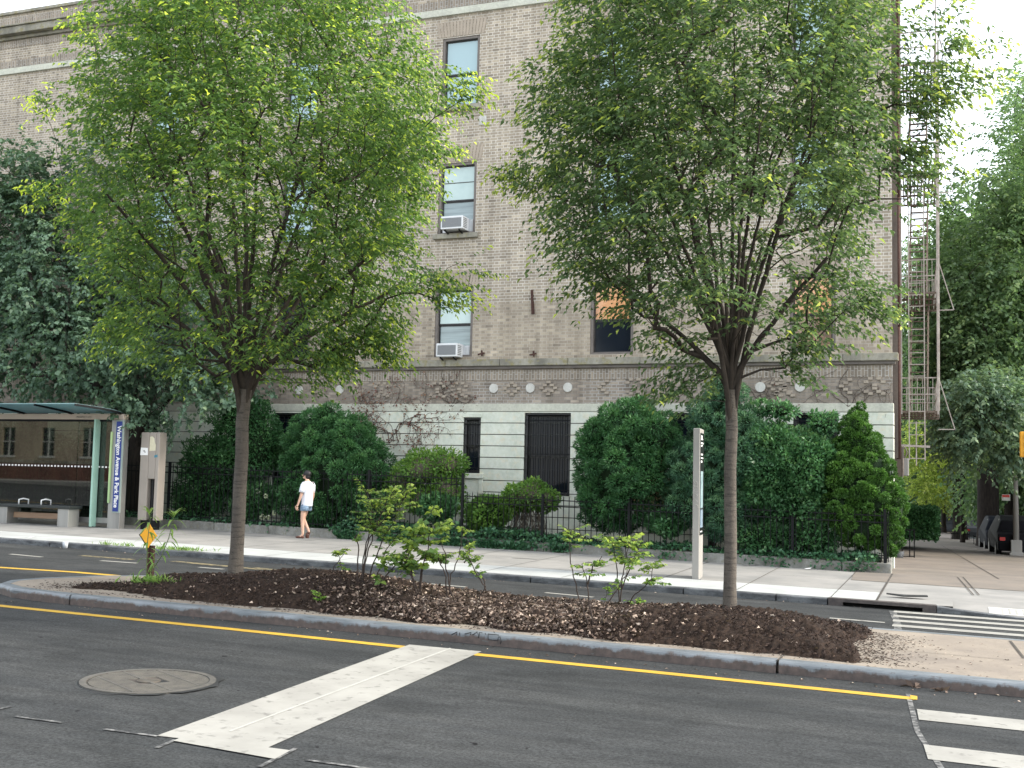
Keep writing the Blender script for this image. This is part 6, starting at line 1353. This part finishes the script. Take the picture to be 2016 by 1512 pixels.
Rb = [(.10, .12), (.085, .11), (.09, .12), (.06, .09), .045, .05, (.085, .075), (.07, .065), .045, .034, .023, (.022, .034), .045, .034, .023, (.022, .034), .078, .052, .032, .032, .026, .078, .052, .032, .030, .024]
skin('body', Vb, Eb, Rb, M_skin, pr)
def limbtube(m, pts, rad, n=14): m.tube([S(p) for p in pts], [r_*PS for r_ in rad], n)
bod = [o for o in pr.children][0]
for wy, (wx, wz) in ((-.20, (-.10, .755)), (.21, (.02, .755))):          # five bent fingers each hand
    for k in range(4):
        m = MB(); x_ = wx-.024+.016*k; L_ = (.066, .074, .070, .056)[k]; limbtube(m, [(x_, wy, wz-.012), (x_-.004, wy+.004, wz-.035-L_*.35), (x_+.003, wy+.014, wz-.03-L_*.7), (x_+.012, wy+.028, wz-.028-L_*.95)], [.0095, .009, .008, .0065], 7); m.build('finger', M_skin, bod, True)
    m = MB(); limbtube(m, [(wx-.028, wy, wz+.012), (wx-.045, wy+.008, wz-.012), (wx-.046, wy+.016, wz-.042)], [.011, .010, .008], 7); m.build('thumb', M_skin, bod, True)
# face: nose, lips, ear, eye
m = MB(); limbtube(m, [(-.062, -.008, 1.525), (-.088, -.012, 1.495), (-.072, -.01, 1.485)], [.010, .013, .008], 8); m.build('nose', M_skin, bod, True)
m = MB(); limbtube(m, [(-.066, -.026, 1.455), (-.074, -.008, 1.457), (-.066, .012, 1.455)], [.004, .007, .004], 6); m.build('mouth', pmat('lips', (.50, .22, .20), (.45, .2, .18), 3, .5, 0), bod, True)
for sgn in (-1, 1): m = MB(); m.ball(S((-.055, .032*sgn-.008, 1.52)), .006, .006, .005); m.build('eye', M_hair, bod, True)
for sgn in (-1, 1): m = MB(); m.ball(S((.02, .072*sgn, 1.50)), .018, .008, .028); m.build('ear', M_skin, bod, True)
m = MB(); m.ball(S((-.035, -.005, 1.445)), .035, .042, .03); m.build('chin', M_skin, bod, True)
# hair: short black bob covering back and crown
hn = 2600; D_ = rng.normal(0, 1, (hn, 3)); D_ /= np.linalg.norm(D_, axis=1)[:, None]; okh = ~((D_[:, 0] < -.45) & (D_[:, 2] < .55)) & (D_[:, 2] > -.75)
m = MB(); m.ball(S((.038, 0, 1.535)), .098, .090, .095, 20, 14); m.ball(S((.055, 0, 1.47)), .062, .072, .062, 16, 10); m.build('hair', M_hair, pr, True)
# shirt
def loft(name, rings, mat, n=28, wr=0., parent=pr, close=True):
    m = MB(); vs = []
    for (c, rx, ry, tilt) in rings:
        for i in range(n):
            a = 2*math.pi*i/n; k = 1+wr*math.sin(a*7+c[2]*20)+wr*.6*math.sin(a*11-c[2]*33); vs.append(S((c[0]+rx*k*math.cos(a), c[1]+ry*k*math.sin(a), c[2]+tilt*math.cos(a))))
    fs = [(i*n+j, i*n+(j+1) % n, (i+1)*n+(j+1) % n, (i+1)*n+j) for i in range(len(rings)-1) for j in range(n)]
    m.add(vs, fs); o = m.build(name, mat, parent, True); s_ = o.modifiers.new('solid', 'SOLIDIFY'); s_.thickness = .006; return o
loft('shirt', [((.050, 0, .765), .128, .158, .0), ((.050, 0, .80), .130, .160, 0), ((.055, 0, .95), .122, .155, .0), ((.060, 0, 1.12), .120, .162, .0), ((.065, 0, 1.24), .112, .178, .0), ((.062, 0, 1.30), .098, .168, .0), ((.055, 0, 1.345), .072, .115, .0), ((.045, 0, 1.365), .056, .062, 0)], M_shirt, wr=.025)
for sgn, sx_ in ((-1, (.045, -.13, 1.31)), (1, (.09, .13, 1.31))):
    x_, y_, z_ = sx_; m = MB(); rings = [(sx_, .058), ((x_-.003, y_+sgn*.045, z_-.05), .068), ((x_-.015, y_+sgn*.07, z_-.14), .066), ((x_-.025, y_+sgn*.08, z_-.215), .066)]
    m.tube([S(p) for p, r_ in rings], [r_ for p, r_ in rings], 18, False); o = m.build('sleeve', M_shirt, pr, True); s_ = o.modifiers.new('solid', 'SOLIDIFY'); s_.thickness = .005
loft('shorts', [((.040, 0, .90), .112, .140, 0), ((.040, 0, .80), .122, .152, 0), ((.035, 0, .74), .124, .158, .0)], M_denim, wr=.01)
for sgn, dx_ in ((-1, .01), (1, -.005)): loft('shorts_leg', [((.035+dx_, .078*sgn, .78), .100, .085, 0), ((.03+dx_, .085*sgn, .70), .100, .088, .0), ((.028+dx_, .087*sgn, .655), .102, .090, .0)], M_denim, wr=.01)
# shoes: flat slip-ons
m = MB(); m.ball(S((-.075, -.085, .026)), .105, .042, .030, 16, 8); m.ball(S((.015, -.085, .032)), .045, .036, .034, 12, 8); m.build('shoe', M_shoe, pr, True)
m = MB(); m.ball(S((.045, .085, .06)), .05, .04, .085, 16, 8); m.ball(S((.085, .085, .125)), .036, .034, .045, 12, 8); m.build('shoe', M_shoe, pr, True)
